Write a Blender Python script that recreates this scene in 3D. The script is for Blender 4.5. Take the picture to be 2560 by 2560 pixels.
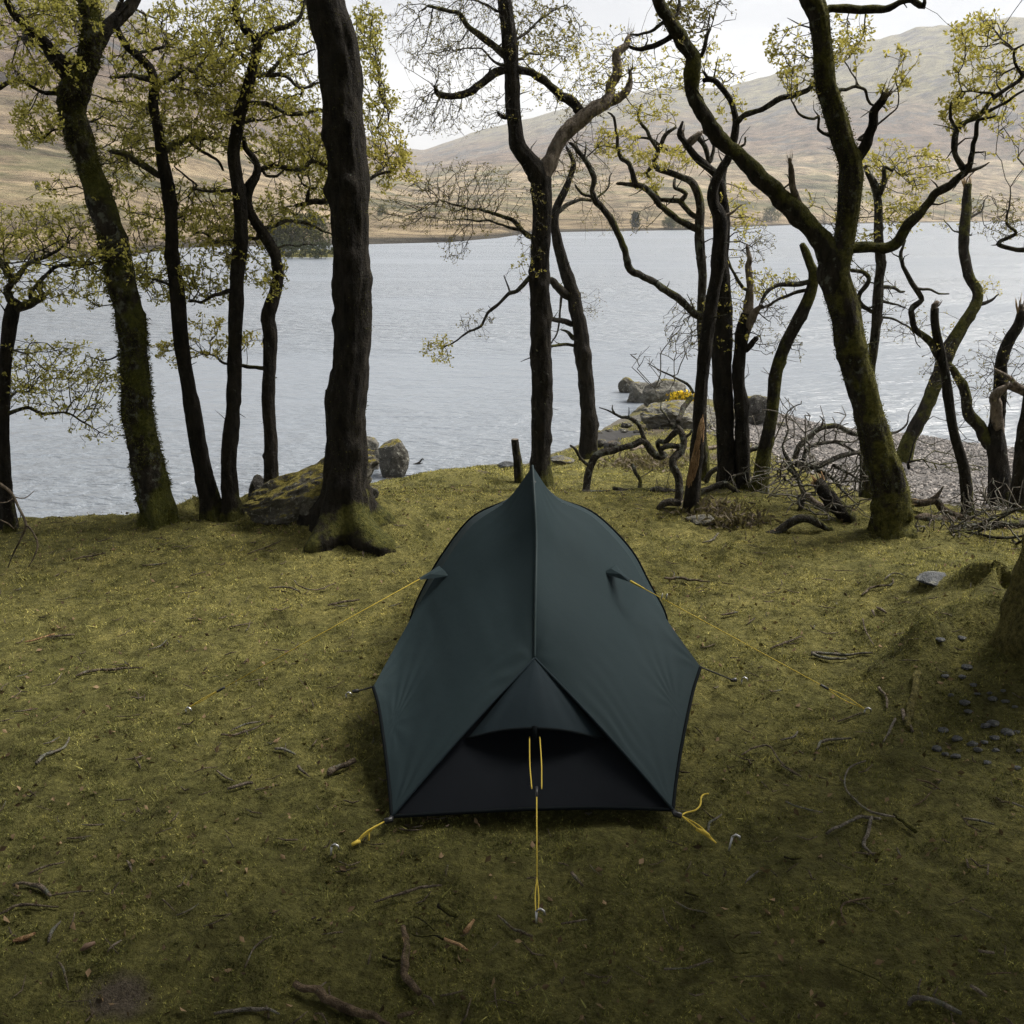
import bpy, math, random
import numpy as np
from mathutils import Vector
rng = np.random.default_rng(7)
random.seed(7)
for o in list(bpy.data.objects):
    bpy.data.objects.remove(o)
scene = bpy.context.scene
COL = scene.collection
R = math.radians

# ------------------------------------------------------------------ camera
CAMZ, PITCH, FOC = 2.2, R(16.83), 0.96
cam_d = bpy.data.cameras.new('camera'); cam = bpy.data.objects.new('camera', cam_d); COL.objects.link(cam)
cam.location = (0, 0, CAMZ); cam.rotation_euler = (R(90) - PITCH, 0, 0)
cam_d.sensor_width = 36; cam_d.lens = 36 * FOC; cam_d.clip_end = 9000; cam_d.clip_start = .05
scene.camera = cam

# ------------------------------------------------------------------ sky, sun, exposure
SUN_AZ, SUN_EL = R(66), R(52)
world = bpy.data.worlds.new('World'); scene.world = world; world.use_nodes = True
wt = world.node_tree; wt.nodes.clear()
def wn(t, **k):
    n = wt.nodes.new(t)
    for a, b in k.items(): setattr(n, a, b)
    return n
sky = wn('ShaderNodeTexSky', sky_type='NISHITA', sun_disc=False, sun_elevation=SUN_EL, sun_rotation=SUN_AZ)
tc = wn('ShaderNodeTexCoord'); mp = wn('ShaderNodeMapping'); mp.inputs['Scale'].default_value = (1, 1, 2.6)
mp.inputs['Location'].default_value = (.4, .1, .35)
nz = wn('ShaderNodeTexNoise'); nz.inputs['Scale'].default_value = 3.4; nz.inputs['Detail'].default_value = 7; nz.inputs['Roughness'].default_value = .52
cr = wn('ShaderNodeValToRGB')
cr.color_ramp.elements[0].position = .40; cr.color_ramp.elements[0].color = (2.1, 2.14, 2.28, 1)
cr.color_ramp.elements[1].position = .58; cr.color_ramp.elements[1].color = (3.35, 3.33, 3.36, 1)
mx = wn('ShaderNodeMix', data_type='RGBA'); mx.inputs[0].default_value = .93
bg = wn('ShaderNodeBackground'); bg.inputs['Strength'].default_value = .1
wo = wn('ShaderNodeOutputWorld')
L = wt.links.new
L(tc.outputs['Generated'], mp.inputs['Vector']); L(mp.outputs[0], nz.inputs['Vector']); L(nz.outputs['Fac'], cr.inputs[0])
L(sky.outputs[0], mx.inputs[6]); L(cr.outputs[0], mx.inputs[7]); L(mx.outputs[2], bg.inputs[0]); L(bg.outputs[0], wo.inputs[0])
sd = bpy.data.lights.new('sun', 'SUN'); sun = bpy.data.objects.new('sun', sd); COL.objects.link(sun)
sd.energy = 3.4; sd.angle = R(30); sd.color = (1, .95, .87)
sv = Vector((math.sin(SUN_AZ) * math.cos(SUN_EL), math.cos(SUN_AZ) * math.cos(SUN_EL), math.sin(SUN_EL)))
sun.rotation_euler = (-sv).to_track_quat('-Z', 'Y').to_euler()
scene.view_settings.view_transform = 'Standard'; scene.view_settings.look = 'None'
scene.view_settings.exposure = 1.42; scene.view_settings.gamma = 1
scene.cycles.use_denoising = True; scene.cycles.denoising_input_passes = 'RGB_ALBEDO_NORMAL'; scene.cycles.denoising_prefilter = 'NONE'
scene.cycles.max_bounces = 5; scene.cycles.diffuse_bounces = 2; scene.cycles.glossy_bounces = 2
scene.cycles.use_adaptive_sampling = True; scene.cycles.adaptive_threshold = .02
scene.cycles.transmission_bounces = 4; scene.cycles.transparent_max_bounces = 8; scene.cycles.volume_bounces = 1

# ------------------------------------------------------------------ noise
def _h(ix, iy, iz, seed):
    with np.errstate(over='ignore'):
        h = (ix.astype(np.uint32) * np.uint32(374761393) + iy.astype(np.uint32) * np.uint32(668265263)
             + iz.astype(np.uint32) * np.uint32(2246822519) + np.uint32(seed * 3266489917 & 0xffffffff))
        h = (h ^ (h >> np.uint32(13))) * np.uint32(1274126177)
        h = (h ^ (h >> np.uint32(16))) * np.uint32(2654435761)
        return ((h ^ (h >> np.uint32(15))) & np.uint32(0xffffff)).astype(np.float64) / 0xffffff
def vnoise(p, seed=0):
    p = np.asarray(p, float); i = np.floor(p).astype(np.int64); f = p - i; u = f * f * f * (f * (f * 6 - 15) + 10)
    r = 0
    for dx in (0, 1):
        wx = u[..., 0] if dx else 1 - u[..., 0]
        for dy in (0, 1):
            wy = u[..., 1] if dy else 1 - u[..., 1]
            for dz in (0, 1):
                wz = u[..., 2] if dz else 1 - u[..., 2]
                r = r + wx * wy * wz * _h(i[..., 0] + dx, i[..., 1] + dy, i[..., 2] + dz, seed)
    return r * 2 - 1
def fbm(p, octv=4, seed=0, gain=.5):
    p = np.asarray(p, float); a, s, t = 1.0, 0.0, 0.0
    for k in range(octv):
        s = s + a * vnoise(p * 2 ** k + k * 17.3, seed + k); t += a; a *= gain
    return s / t
def n2(x, y, s, octv=4, seed=0):
    return fbm(np.stack([x * s, y * s, np.zeros_like(x) + .37], -1), octv, seed)
def sstep(a, b, x):
    t = np.clip((x - a) / (b - a), 0, 1); return t * t * (3 - 2 * t)

# ------------------------------------------------------------------ photograph geometry -> world
ZF = dict(O=(0, 0, 2560 / 1932), A=(0, 0, .46584), B=(0, 640, .46584), C=(850, 0, .46584), D=(1660, 0, .46584), E=(1660, 640, .46584),
          F=(850, 640, .46584), T=(850, 1150, .5176), G=(0, 1300, .46584), H=(0, 1900, .46584), I=(850, 1900, .46584),
          J=(1660, 1300, .46584), K=(1660, 1900, .46584), L=(1380, 900, .31056), M=(1960, 1000, .31056), N=(2100, 1350, .3106), P=(600, 1050, .36232),
          S=(850, 380, .46584))
def px(z, x, y):
    a, b, s = ZF[z]; return a + x * s, b + y * s
CP, SP = math.cos(PITCH), math.sin(PITCH)
def ray(u, v):
    x = (u - 1280) / 2560 / FOC; y = -(v - 1280) / 2560 / FOC
    return np.array([x, CP + y * SP, -SP + y * CP])
EYE = np.array([0, 0, CAMZ])
def at_y(u, v, Y):
    d = ray(u, v); return EYE + d * (Y / d[1])
def at_z(u, v, z):
    d = ray(u, v); return EYE + d * ((z - CAMZ) / d[2])
def project(p):
    q = np.asarray(p, float) - EYE
    dep = q[..., 1] * CP - q[..., 2] * SP; up = q[..., 1] * SP + q[..., 2] * CP
    return 1280 + q[..., 0] / dep * FOC * 2560, 1280 - up / dep * FOC * 2560, dep
def rad(wpx, p):
    return wpx / 2560 / FOC * project(p)[2] / 2

# near ground: a level mossy shelf, a brow, then a fall to the water
WATER = -1.0
SHX = [-40, -8, -3.2, -2.3, -1.3, -.5, .2, .9, 1.4, 2.1, 2.9, 3.6, 4.4, 5.5, 7.1, 12, 40]
SHY = [6.5, 8.3, 8.8, 10.3, 12.0, 12.8, 12.9, 13.9, 15.0, 16.6, 18.6, 18.0, 16.0, 14.7, 13.7, 12.8, 11.0]
BRX = [-40, -8, -3, -2, -1, 0, 1, 2, 3, 5, 8, 40]
BRY = [5.2, 6.9, 7.1, 7.5, 7.5, 7.7, 7.5, 7.3, 7.0, 6.8, 6.4, 5.0]
def _line(pts): return np.array([at_z(*px(*q), .06)[:2] for q in pts])
RIDGES = [(_line([('N', 1600, 520), ('N', 1380, 505), ('N', 1250, 515), ('N', 1100, 560), ('N', 950, 620), ('N', 820, 655), ('N', 700, 680)]), .15, .13, .05),
          (_line([('N', 1500, 800), ('N', 1250, 830), ('N', 1000, 850), ('N', 800, 890), ('N', 660, 960)]), .14, .10, .08), (_line([('N', 650, 960), ('N', 620, 1080), ('N', 590, 1250), ('N', 560, 1400), ('N', 540, 1560), ('N', 530, 1690)]), .08, .07, .03),
          (_line([('N', 700, 940), ('N', 560, 990), ('N', 420, 1040), ('N', 300, 1080)]), .10, .05, .05)]
def _dline(x, y, L_):
    best = np.full(np.shape(x), 1e9); tt = np.zeros(np.shape(x)); n = len(L_) - 1
    for k in range(n):
        a, b = L_[k], L_[k + 1]; d = b - a; t = np.clip(((x - a[0]) * d[0] + (y - a[1]) * d[1]) / d.dot(d), 0, 1)
        q = np.hypot(x - a[0] - t * d[0], y - a[1] - t * d[1]); m = q < best; best = np.where(m, q, best); tt = np.where(m, (k + t) / n, tt)
    return best, tt
TRUNKS = [(-1.22, 6.95, .16, .3), (-2.42, 7.2, .09, .16), (2.75, 6.95, .08, .25), (-2.05, 7.35, .06, .12), (-1.78, 7.45, .06, .14), (2.62, 5.0, .16, .35)]
def ground_z(x, y):
    x = np.asarray(x, float); y = np.asarray(y, float)
    ys = np.interp(x, SHX, SHY) + .25 * n2(x, y * 0, .8, 3, 31); yb = np.interp(x, BRX, BRY)
    t = (y - yb) / (ys - yb)
    z = np.where(t < 0, 0, np.where(t < 1, -1.0 * np.clip(t, 1e-6, 1) ** (1.15 - .45 * sstep(1.8, 3.4, x)), -1.0 - (t - 1) * .9))
    z = np.maximum(z, -3.5)
    z = np.where((t > -.25) & (t < .15), z + .05 * np.clip(1 - np.abs(t + .05) / .2, 0, 1), z)
    z = z + .055 * n2(x, y, .55, 3, 3) + .02 * n2(x, y, 1.9, 2, 9)
    # mossy hummock behind the tent, raised ground round the right-hand tree, hump round the big trunk
    for cx, cy, rx, ry, h in ((-.62, 9.0, .55, .5, .13), (3.0, 4.45, .9, .75, .22), (-1.22, 6.75, .5, .4, .1), (2.75, 5.6, .9, .5, .06), (.9, 7.2, .9, .4, .05)):
        z = z + h * np.exp(-(((x - cx) / rx) ** 2 + ((y - cy) / ry) ** 2))
    for L_, w, h0, h1 in RIDGES:
        near = (np.abs(x - L_[:, 0].mean()) < 1.5) & (np.abs(y - L_[:, 1].mean()) < 1.5)
        if np.any(near):
            d, t = _dline(x, y, L_); z = z + np.where(near, (h0 + (h1 - h0) * t) * np.exp(-(d / w) ** 2), 0)
    for cx, cy, h, w in TRUNKS: z = z + h * np.exp(-np.hypot(x - cx, y - cy) / w) * (1 + .5 * np.cos(3 * np.arctan2(y - cy, x - cx) + cx * 5))
    z = z + np.where(y < 0, np.clip(-y, 0, 60) * .06, 0)
    return z
def on_ground(u, v):
    d = ray(u, v); ts = np.linspace(1.2, 40, 6000); P = EYE + ts[:, None] * d
    k = np.argmax(P[:, 2] < ground_z(P[:, 0], P[:, 1])); return P[max(k, 1)]

# ------------------------------------------------------------------ mesh helpers
def mesh_data(name, V, T=None, Q=None, attrs=None, smooth=True):
    me = bpy.data.meshes.new(name)
    V = np.asarray(V, np.float32).reshape(-1, 3)
    T = np.zeros((0, 3), np.int32) if T is None or len(T) == 0 else np.asarray(T, np.int32)
    Q = np.zeros((0, 4), np.int32) if Q is None or len(Q) == 0 else np.asarray(Q, np.int32)
    me.vertices.add(len(V)); me.vertices.foreach_set('co', V.ravel())
    idx = np.concatenate([T.ravel(), Q.ravel()])
    me.loops.add(len(idx)); me.loops.foreach_set('vertex_index', idx)
    nf = len(T) + len(Q); me.polygons.add(nf)
    st = np.concatenate([np.arange(len(T)) * 3, len(T) * 3 + np.arange(len(Q)) * 4]).astype(np.int32)
    me.polygons.foreach_set('loop_start', st)
    me.polygons.foreach_set('use_smooth', np.full(nf, smooth))
    if attrs:
        for k, a in attrs.items():
            at = me.attributes.new(k, 'FLOAT', 'POINT'); at.data.foreach_set('value', np.asarray(a, np.float32))
    me.update(calc_edges=True); me.validate()
    return me
def mobj(name, V, T=None, Q=None, mat=None, parent=None, attrs=None, smooth=True, kind=None, origin=None):
    V = np.asarray(V, float).reshape(-1, 3)
    if parent is not None:
        p = parent; off = np.zeros(3)
        while p is not None:
            off = off + np.array(p.location); p = p.parent
        V = V - off
    elif origin is not None:
        V = V - np.asarray(origin)
    o = bpy.data.objects.new(name, mesh_data(name, V, T, Q, attrs, smooth)); COL.objects.link(o)
    if mat: o.data.materials.append(mat)
    if parent is not None: o.parent = parent
    elif origin is not None: o.location = origin
    if kind: o['kind'] = kind
    return o
def tag(o, label, cat, group=None):
    o['label'] = label; o['category'] = cat
    if group: o['group'] = group
    return o
def thing(name, loc, label, cat, group=None):
    o = bpy.data.objects.new(name, None); COL.objects.link(o); o.location = tuple(float(c) for c in loc)
    o.empty_display_size = .1
    return tag(o, label, cat, group)
class MB:
    def __init__(s): s.V, s.T, s.Q, s.n, s.A = [], [], [], 0, []
    def add(s, V, T=None, Q=None, a=None):
        V = np.asarray(V, float); s.V.append(V)
        if T is not None and len(T): s.T.append(np.asarray(T) + s.n)
        if Q is not None and len(Q): s.Q.append(np.asarray(Q) + s.n)
        s.A.append(np.full(len(V), rng.random()) if a is None else np.broadcast_to(a, (len(V),)))
        s.n += len(V); return s
    def get(s):
        return (np.concatenate(s.V), np.concatenate(s.T) if s.T else None, np.concatenate(s.Q) if s.Q else None)
    def build(s, name, mat, parent=None, **k):
        if not s.V: return None
        V, T, Q = s.get(); return mobj(name, V, T, Q, mat, parent, attrs={'rnd': np.concatenate(s.A)}, **k)
def catmull(P, step, tau=.5):
    P = np.asarray(P, float)
    if len(P) < 2: return P
    E = np.vstack([2 * P[0] - P[1], P, 2 * P[-1] - P[-2]]); out = []
    for i in range(1, len(E) - 2):
        p0, p1, p2, p3 = E[i - 1:i + 3]; n = max(2, int(np.linalg.norm((p2 - p1)[:3]) / step))
        t = np.arange(n)[:, None] / n
        m1, m2 = tau * (p2 - p0), tau * (p3 - p1); h = t * t * (3 - 2 * t); lin = (p2 - p1) * t
        out.append(p1 + (p2 - p1) * h + m1 * (t ** 3 - 2 * t * t + t) + m2 * (t ** 3 - t * t))
    out.append(E[-2:-1]); return np.vstack(out)
def tube(P, r, sides=6, amp=0, freq=6, seed=0, ridge=0, cap=True, flare=None, tip=False):
    P = np.asarray(P, float); r = np.asarray(r, float); n = len(P)
    Tn = np.gradient(P, axis=0); Tn /= np.linalg.norm(Tn, axis=1)[:, None] + 1e-9
    ref = np.array([0, 1, 0.]) if abs(Tn[0][1]) < .8 else np.array([1., 0, 0])
    X = np.zeros((n, 3)); x = np.cross(ref, Tn[0])
    for i in range(n):
        x = x - Tn[i] * np.dot(x, Tn[i]); x /= np.linalg.norm(x) + 1e-9; X[i] = x
    Yv = np.cross(Tn, X); a = np.arange(sides) * 2 * np.pi / sides
    D = np.cos(a)[None, :, None] * X[:, None] + np.sin(a)[None, :, None] * Yv[:, None]
    rr = np.repeat(r[:, None], sides, 1)
    if amp:
        base = P[:, None] + D * r[:, None, None]
        s = np.concatenate([[0], np.cumsum(np.linalg.norm(np.diff(P, axis=0), axis=1))])
        rr = rr * (1 + amp * fbm(base * freq, 3, seed) + .5 * amp * fbm(base * freq * .3, 2, seed + 5))
        if ridge:
            c = np.stack([D[..., 0] * 4.6, D[..., 1] * 4.6 + D[..., 2] * 4.6, np.repeat((s * 4.5)[:, None], sides, 1)], -1)
            rr = rr * (1 + ridge * fbm(c, 3, seed + 9))
    if flare:
        h, k, ph, am = flare
        s = np.concatenate([[0], np.cumsum(np.linalg.norm(np.diff(P, axis=0), axis=1))])
        rr = rr * (1 + am * np.exp(-(np.maximum(s - .12, 0) / h) ** 1.2)[:, None] * np.clip(.45 + .75 * np.cos(k * a + ph) + .3 * np.cos(2 * a + ph * 2), 0, 2)[None])
    V = (P[:, None] + D * rr[..., None]).reshape(-1, 3)
    i = np.arange(n - 1)[:, None] * sides; j = np.arange(sides)[None]; j2 = (j + 1) % sides
    Q = np.stack([i + j, i + j2, i + sides + j2, i + sides + j], -1).reshape(-1, 4)
    T = []
    if cap:
        m = len(V); V = np.vstack([V, P[:1] - Tn[:1] * r[0] * .3, P[-1:] + Tn[-1:] * r[-1] * (1.5 if tip else .45)])
        for k in range(sides):
            T.append((m, (k + 1) % sides, k)); T.append((m + 1, (n - 1) * sides + k, (n - 1) * sides + (k + 1) % sides))
    return V, np.array(T).reshape(-1, 3), Q
def grow(skP, skR, targets, bf=.3):
    M = len(targets); tg = np.asarray(targets)
    par = np.full(M, -1); best = np.full(M, 1e9); arg = np.zeros(M, int)
    for i in range(M):
        d = np.linalg.norm(skP - tg[i], axis=1); k = int(np.argmin(d)); best[i] = d[k]; arg[i] = -k - 1
    path = np.zeros(M); done = np.zeros(M, bool); order = []
    for _ in range(M):
        i = int(np.argmin(np.where(done, 1e9, best))); done[i] = True; order.append(i); par[i] = arg[i]
        if arg[i] < 0: path[i] = np.linalg.norm(skP[-arg[i] - 1] - tg[i])
        else: path[i] = path[arg[i]] + np.linalg.norm(tg[arg[i]] - tg[i])
        c = np.linalg.norm(tg - tg[i], axis=1) + bf * path[i]; u = (~done) & (c < best)
        best[u] = c[u]; arg[u] = i
    cnt = np.ones(M); ch = [[] for _ in range(M)]
    for i in reversed(order):
        if par[i] >= 0: cnt[par[i]] += cnt[i]; ch[par[i]].append(i)
    return par, cnt, ch, order
def twig_mesh(mb, skP, skR, tg, r0=.0028, bf=.3, wig=.02, pw=.45, sides=3):
    par, cnt, ch, order = grow(skP, skR, tg, bf); started = set()
    rr = r0 * cnt ** pw
    tips = []
    for i in order:
        if i in started: continue
        if par[i] < 0:
            k = -par[i] - 1; P = [skP[k]]; r = [min(rr[i] * 1.25, skR[k] * .8)]
        else:
            P = [tg[par[i]]]; r = [min(rr[par[i]], rr[i] * 1.3)]
        c = i
        while True:
            started.add(c); a = P[-1]; b = tg[c]; l = np.linalg.norm(b - a)
            if l > .06:
                for q in range(1, max(2, min(5, int(l / .07)))):
                    f = q / max(2, min(5, int(l / .07))); P.append(a + (b - a) * f + rng.normal(0, wig, 3) * min(1, l / .25)); r.append(r[-1] * (1 - f * .3) + rr[c] * f * .3)
            P.append(b); r.append(min(r[-1], rr[c] * 1.05))
            nx = [k for k in ch[c] if k not in started]
            if not nx: tips.append(c); break
            c = max(nx, key=lambda k: cnt[k])
        V, T, Q = tube(P, r, 4 if r[0] > .008 else sides, cap=False); mb.add(V, T, Q)
    return tips
def leaves(mb_list, C, n, L, spread, up=.25, w=.55):
    """n folded leaves round each centre in C"""
    C = np.repeat(np.asarray(C, float), n, 0); m = len(C)
    if not m: return
    d = rng.normal(0, 1, (m, 3)); d[:, 2] += up; d /= np.linalg.norm(d, axis=1)[:, None]
    s = np.cross(d, rng.normal(0, 1, (m, 3))); s /= np.linalg.norm(s, axis=1)[:, None]; nn = np.cross(d, s)
    l = L * rng.uniform(.6, 1.35, m)[:, None]; b = C + rng.normal(0, spread, (m, 3))
    m1 = b + d * l * .55
    V = np.stack([b, m1 + s * l * w * .5 + nn * l * .12, b + d * l + nn * l * rng.uniform(-.2, .1, (m, 1)), m1 - s * l * w * .5 + nn * l * .12], 1).reshape(-1, 3)
    i = np.arange(m)[:, None] * 4; T = np.concatenate([i + [[0, 1, 2]], i + [[0, 2, 3]]])
    mb_list.add(V, T, a=np.repeat(rng.random(m), 4))

# ------------------------------------------------------------------ materials
def mat(name):
    m = bpy.data.materials.new(name); m.use_nodes = True; nt = m.node_tree
    return m, nt, nt.nodes['Principled BSDF']
class NB:
    def __init__(s, nt): s.nt = nt
    def n(s, t, **k):
        x = s.nt.nodes.new(t)
        for a, b in k.items(): setattr(x, a, b)
        return x
    def l(s, a, b): s.nt.links.new(a, b)
    def pos(s, kind='Object', scale=(1, 1, 1)):
        t = s.n('ShaderNodeTexCoord'); m = s.n('ShaderNodeMapping'); m.inputs['Scale'].default_value = scale
        s.l(t.outputs[kind], m.inputs['Vector']); return m.outputs[0]
    def noise(s, vec, scale, detail=4, rough=.55):
        x = s.n('ShaderNodeTexNoise'); x.inputs['Scale'].default_value = scale; x.inputs['Detail'].default_value = detail; x.inputs['Roughness'].default_value = rough
        s.l(vec, x.inputs['Vector']); return x.outputs['Fac']
    def ramp(s, fac, stops):
        x = s.n('ShaderNodeValToRGB'); e = x.color_ramp.elements
        while len(e) < len(stops): e.new(.5)
        for k, (p, c) in enumerate(stops):
            e[k].position = p; e[k].color = (*c, 1) if len(c) == 3 else c
        s.l(fac, x.inputs[0]); return x.outputs[0]
    def rng(s, fac, a, b, c=0, d=1):
        x = s.n('ShaderNodeMapRange'); x.inputs[1].default_value = a; x.inputs[2].default_value = b; x.inputs[3].default_value = c; x.inputs[4].default_value = d
        s.l(fac, x.inputs[0]); return x.outputs[0]
    def mix(s, f, a, b, mode='MIX'):
        x = s.n('ShaderNodeMix', data_type='RGBA', blend_type=mode)
        for v, i in ((f, 0), (a, 6), (b, 7)):
            if isinstance(v, (int, float)): x.inputs[i].default_value = v
            elif isinstance(v, tuple): x.inputs[i].default_value = (*v, 1)
            else: s.l(v, x.inputs[i])
        return x.outputs[2]
    def math(s, op, a, b=0):
        x = s.n('ShaderNodeMath', operation=op)
        for v, i in ((a, 0), (b, 1)):
            if isinstance(v, (int, float)): x.inputs[i].default_value = v
            else: s.l(v, x.inputs[i])
        return x.outputs[0]
    def attr(s, name): return s.n('ShaderNodeAttribute', attribute_name=name).outputs['Fac']
    def bump(s, h, strength, dist, bsdf):
        x = s.n('ShaderNodeBump'); x.inputs['Strength'].default_value = strength; x.inputs['Distance'].default_value = dist
        s.l(h, x.inputs['Height']); s.l(x.outputs[0], bsdf.inputs['Normal']); return x
def bark(name, moss=.3, lichen=.25, lo=(.010, .009, .007), hi=(.052, .044, .034), mosscol=((.028, .032, .008), (.11, .105, .026)), foot=.22):
    m, nt, b = mat(name); k = NB(nt)
    p = k.pos(); ps = k.pos(scale=(1, 1, .3))
    f = k.noise(ps, 26, 6, .65); col = k.ramp(f, [(.35, lo), (.68, hi)])
    li = k.rng(k.noise(p, 19, 5, .6), .70 - lichen * .25, .76 - lichen * .22); col = k.mix(k.math('MULTIPLY', li, .75), col, (.15, .16, .13))
    g = k.n('ShaderNodeNewGeometry'); sx = k.n('ShaderNodeSeparateXYZ'); k.l(g.outputs['Normal'], sx.inputs[0])
    mn = k.math('ADD', k.noise(p, 3.2, 5, .62), k.math('ADD', k.math('MULTIPLY', sx.outputs[2], .16), k.math('MULTIPLY', sx.outputs[0], .07)))
    so = k.n('ShaderNodeSeparateXYZ'); k.l(p, so.inputs[0]); ft = k.math('MULTIPLY', k.rng(so.outputs[2], .5, .05), foot)
    mm = k.rng(k.math('ADD', mn, ft), .78 - moss * .5, .86 - moss * .5)
    mc = k.ramp(k.noise(p, 34, 4, .6), [(.32, mosscol[0]), (.68, mosscol[1])])
    k.l(k.mix(mm, col, mc), b.inputs['Base Color']); b.inputs['Roughness'].default_value = .95; b.inputs['Specular IOR Level'].default_value = .15
    h = k.math('ADD', f, k.math('MULTIPLY', k.noise(p, 60, 4, .7), .5)); k.bump(h, 1.0, .05, b)
    return m
M_BARK = bark('bark_dark', .24, .15, lo=(.008, .007, .006), hi=(.042, .036, .028))
M_BARKD = bark('bark_dark_bare', .10, .05, lo=(.007, .006, .005), hi=(.034, .029, .022))
M_MOSSY = bark('bark_mossy', .62, .35)
M_MOSSR = bark('bark_moss_right', .58, .5, mosscol=((.028, .03, .008), (.13, .12, .03)))
M_SHAG = bark('bark_shaggy', .5, .62, mosscol=((.03, .036, .008), (.10, .10, .02)))
M_LIMB = bark('bark_limb', .35, .6, hi=(.08, .07, .055))
M_DEAD = bark('dead_wood', foot=0, moss=.04, lichen=.35, lo=(.06, .047, .036), hi=(.30, .25, .20))
M_FALL = bark('fallen_bark', foot=0, moss=.30, lichen=.65, lo=(.012, .011, .009), hi=(.085, .075, .06))
M_STICK = bark('stick_bark', foot=0, moss=.1, lichen=.55, lo=(.035, .028, .02), hi=(.22, .175, .13))
M_PALE = bark('pale_wood', foot=0, moss=0, lichen=0, lo=(.28, .19, .10), hi=(.50, .38, .24))
M_RAW = bark('torn_wood', foot=0, moss=0, lichen=.1, lo=(.12, .06, .028), hi=(.52, .34, .18))
M_ROOT = bark('mossy_root', .95, .1, mosscol=((.045, .042, .014), (.19, .165, .055)))
def simple(name, col, rough=.6, metal=0, spec=.5):
    m, nt, b = mat(name); k = NB(nt)
    f = k.noise(k.pos(), 40, 3); k.l(k.mix(f, tuple(c * .8 for c in col), tuple(min(1, c * 1.15) for c in col)), b.inputs['Base Color'])
    b.inputs['Roughness'].default_value = rough; b.inputs['Metallic'].default_value = metal; b.inputs['Specular IOR Level'].default_value = spec
    return m
def leafmat(name, lo, hi, tr=.45):
    m, nt, b = mat(name); k = NB(nt)
    c = k.ramp(k.attr('rnd'), [(.05, lo), (.95, hi)]); k.l(c, b.inputs['Base Color']); b.inputs['Roughness'].default_value = .6
    b.inputs['Specular IOR Level'].default_value = .04
    t = k.n('ShaderNodeBsdfTranslucent'); k.l(k.mix(.35, c, (.35, .33, .05)), t.inputs[0]); x = k.n('ShaderNodeMixShader'); x.inputs[0].default_value = tr
    k.l(b.outputs[0], x.inputs[1]); k.l(t.outputs[0], x.inputs[2]); k.l(x.outputs[0], nt.nodes['Material Output'].inputs[0]); return m
M_LEAF = leafmat('oak_leaf', (.21, .205, .036), (.50, .455, .135))
M_LEAFY = leafmat('oak_leaf_yellow', (.30, .275, .055), (.56, .48, .14))
M_BUD = leafmat('bud_leaf', (.12, .10, .04), (.27, .24, .09), .3)
M_LEAFD = leafmat('leaf_dark', (.03, .045, .012), (.07, .09, .025), .3)
M_FARG = leafmat('far_leaf', (.055, .06, .022), (.11, .11, .045), .2)
M_FARB = leafmat('far_twig', (.09, .075, .055), (.16, .13, .10), .2)
M_FARD = leafmat('far_evergreen', (.02, .03, .018), (.045, .055, .03), .1)
M_SPIT = leafmat('spit_leaf', (.03, .033, .014), (.075, .075, .03), .15)
M_GORSE = leafmat('gorse_flower', (.45, .30, .02), (.70, .48, .03), .2)

# ------------------------------------------------------------------ near ground
def axis(lo, hi, f0, f1, fine, coarse):
    a = list(np.arange(f0, f1, fine)); x, s = f0, fine
    pre = []
    while x > lo: s = min(s * 1.25, coarse); x -= s; pre.append(x)
    x, s = f1, fine; post = [f1]
    while x < hi: s = min(s * 1.25, coarse); x += s; post.append(x)
    return np.array(pre[::-1] + a + post)
gx = axis(-60, 60, -4.4, 4.6, .021, 3); gy = axis(-45, 30, 1.7, 8.6, .021, 3)
X, Y = np.meshgrid(gx, gy); X = X.ravel(); Y = Y.ravel()
def beach_mask(x, y):
    ys = np.interp(x, SHX, SHY); yb = np.interp(x, BRX, BRY); t = (y - yb) / (ys - yb)
    b = sstep(-.25, .35, x - 3.35 + .35 * n2(x, y, .9, 3, 44) + np.clip(y - 8.6, 0, 5) * .16 - np.maximum(y - 13.6, 0) * .45) * sstep(.05, .13, t + .05 * n2(x, y, 1.2, 3, 45))
    shore = sstep(.93, 1.0, t)
    return np.maximum(b, shore)
def dirt_mask(x, y):
    d = 0
    for cx, cy, rx, ry, s in ((-1.75 * .72, 11.2, .9, .7, 1), (1.9, 10.2, 1.3, .6, .8), (-.25, 9.0, .35, .35, .9), (.6, 8.6, .5, .3, .6), (1.9, 13.5, 1.2, 1.6, .75), (-1.15, 2.33, .22, .12, .9), (2.35, 3.6, .55, .4, .35), (2.4, 7.9, 1.4, .25, .8)):
        d = d + s * np.exp(-(((x - cx) / rx) ** 2 + ((y - cy) / ry) ** 2) * 1.2)
    return np.clip(d * (1 + .9 * n2(x, y, 7, 3, 61)) + .3 * n2(x, y, 1.6, 4, 60) - .15, 0, 1)
def domes(x, y, s, seed):
    X_, Y_ = x * s, y * s; ix, iy = np.floor(X_).astype(np.int64), np.floor(Y_).astype(np.int64); best = np.full(np.shape(x), 9.0)
    for dx in (-1, 0, 1):
        for dy in (-1, 0, 1):
            cx, cy = ix + dx, iy + dy; zz_ = np.zeros_like(cx)
            d = np.hypot(cx + _h(cx, cy, zz_, seed) - X_, cy + _h(cx, cy, zz_ + 1, seed) - Y_); best = np.minimum(best, d)
    return np.sqrt(np.clip(1 - best, 0, 1))
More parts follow.
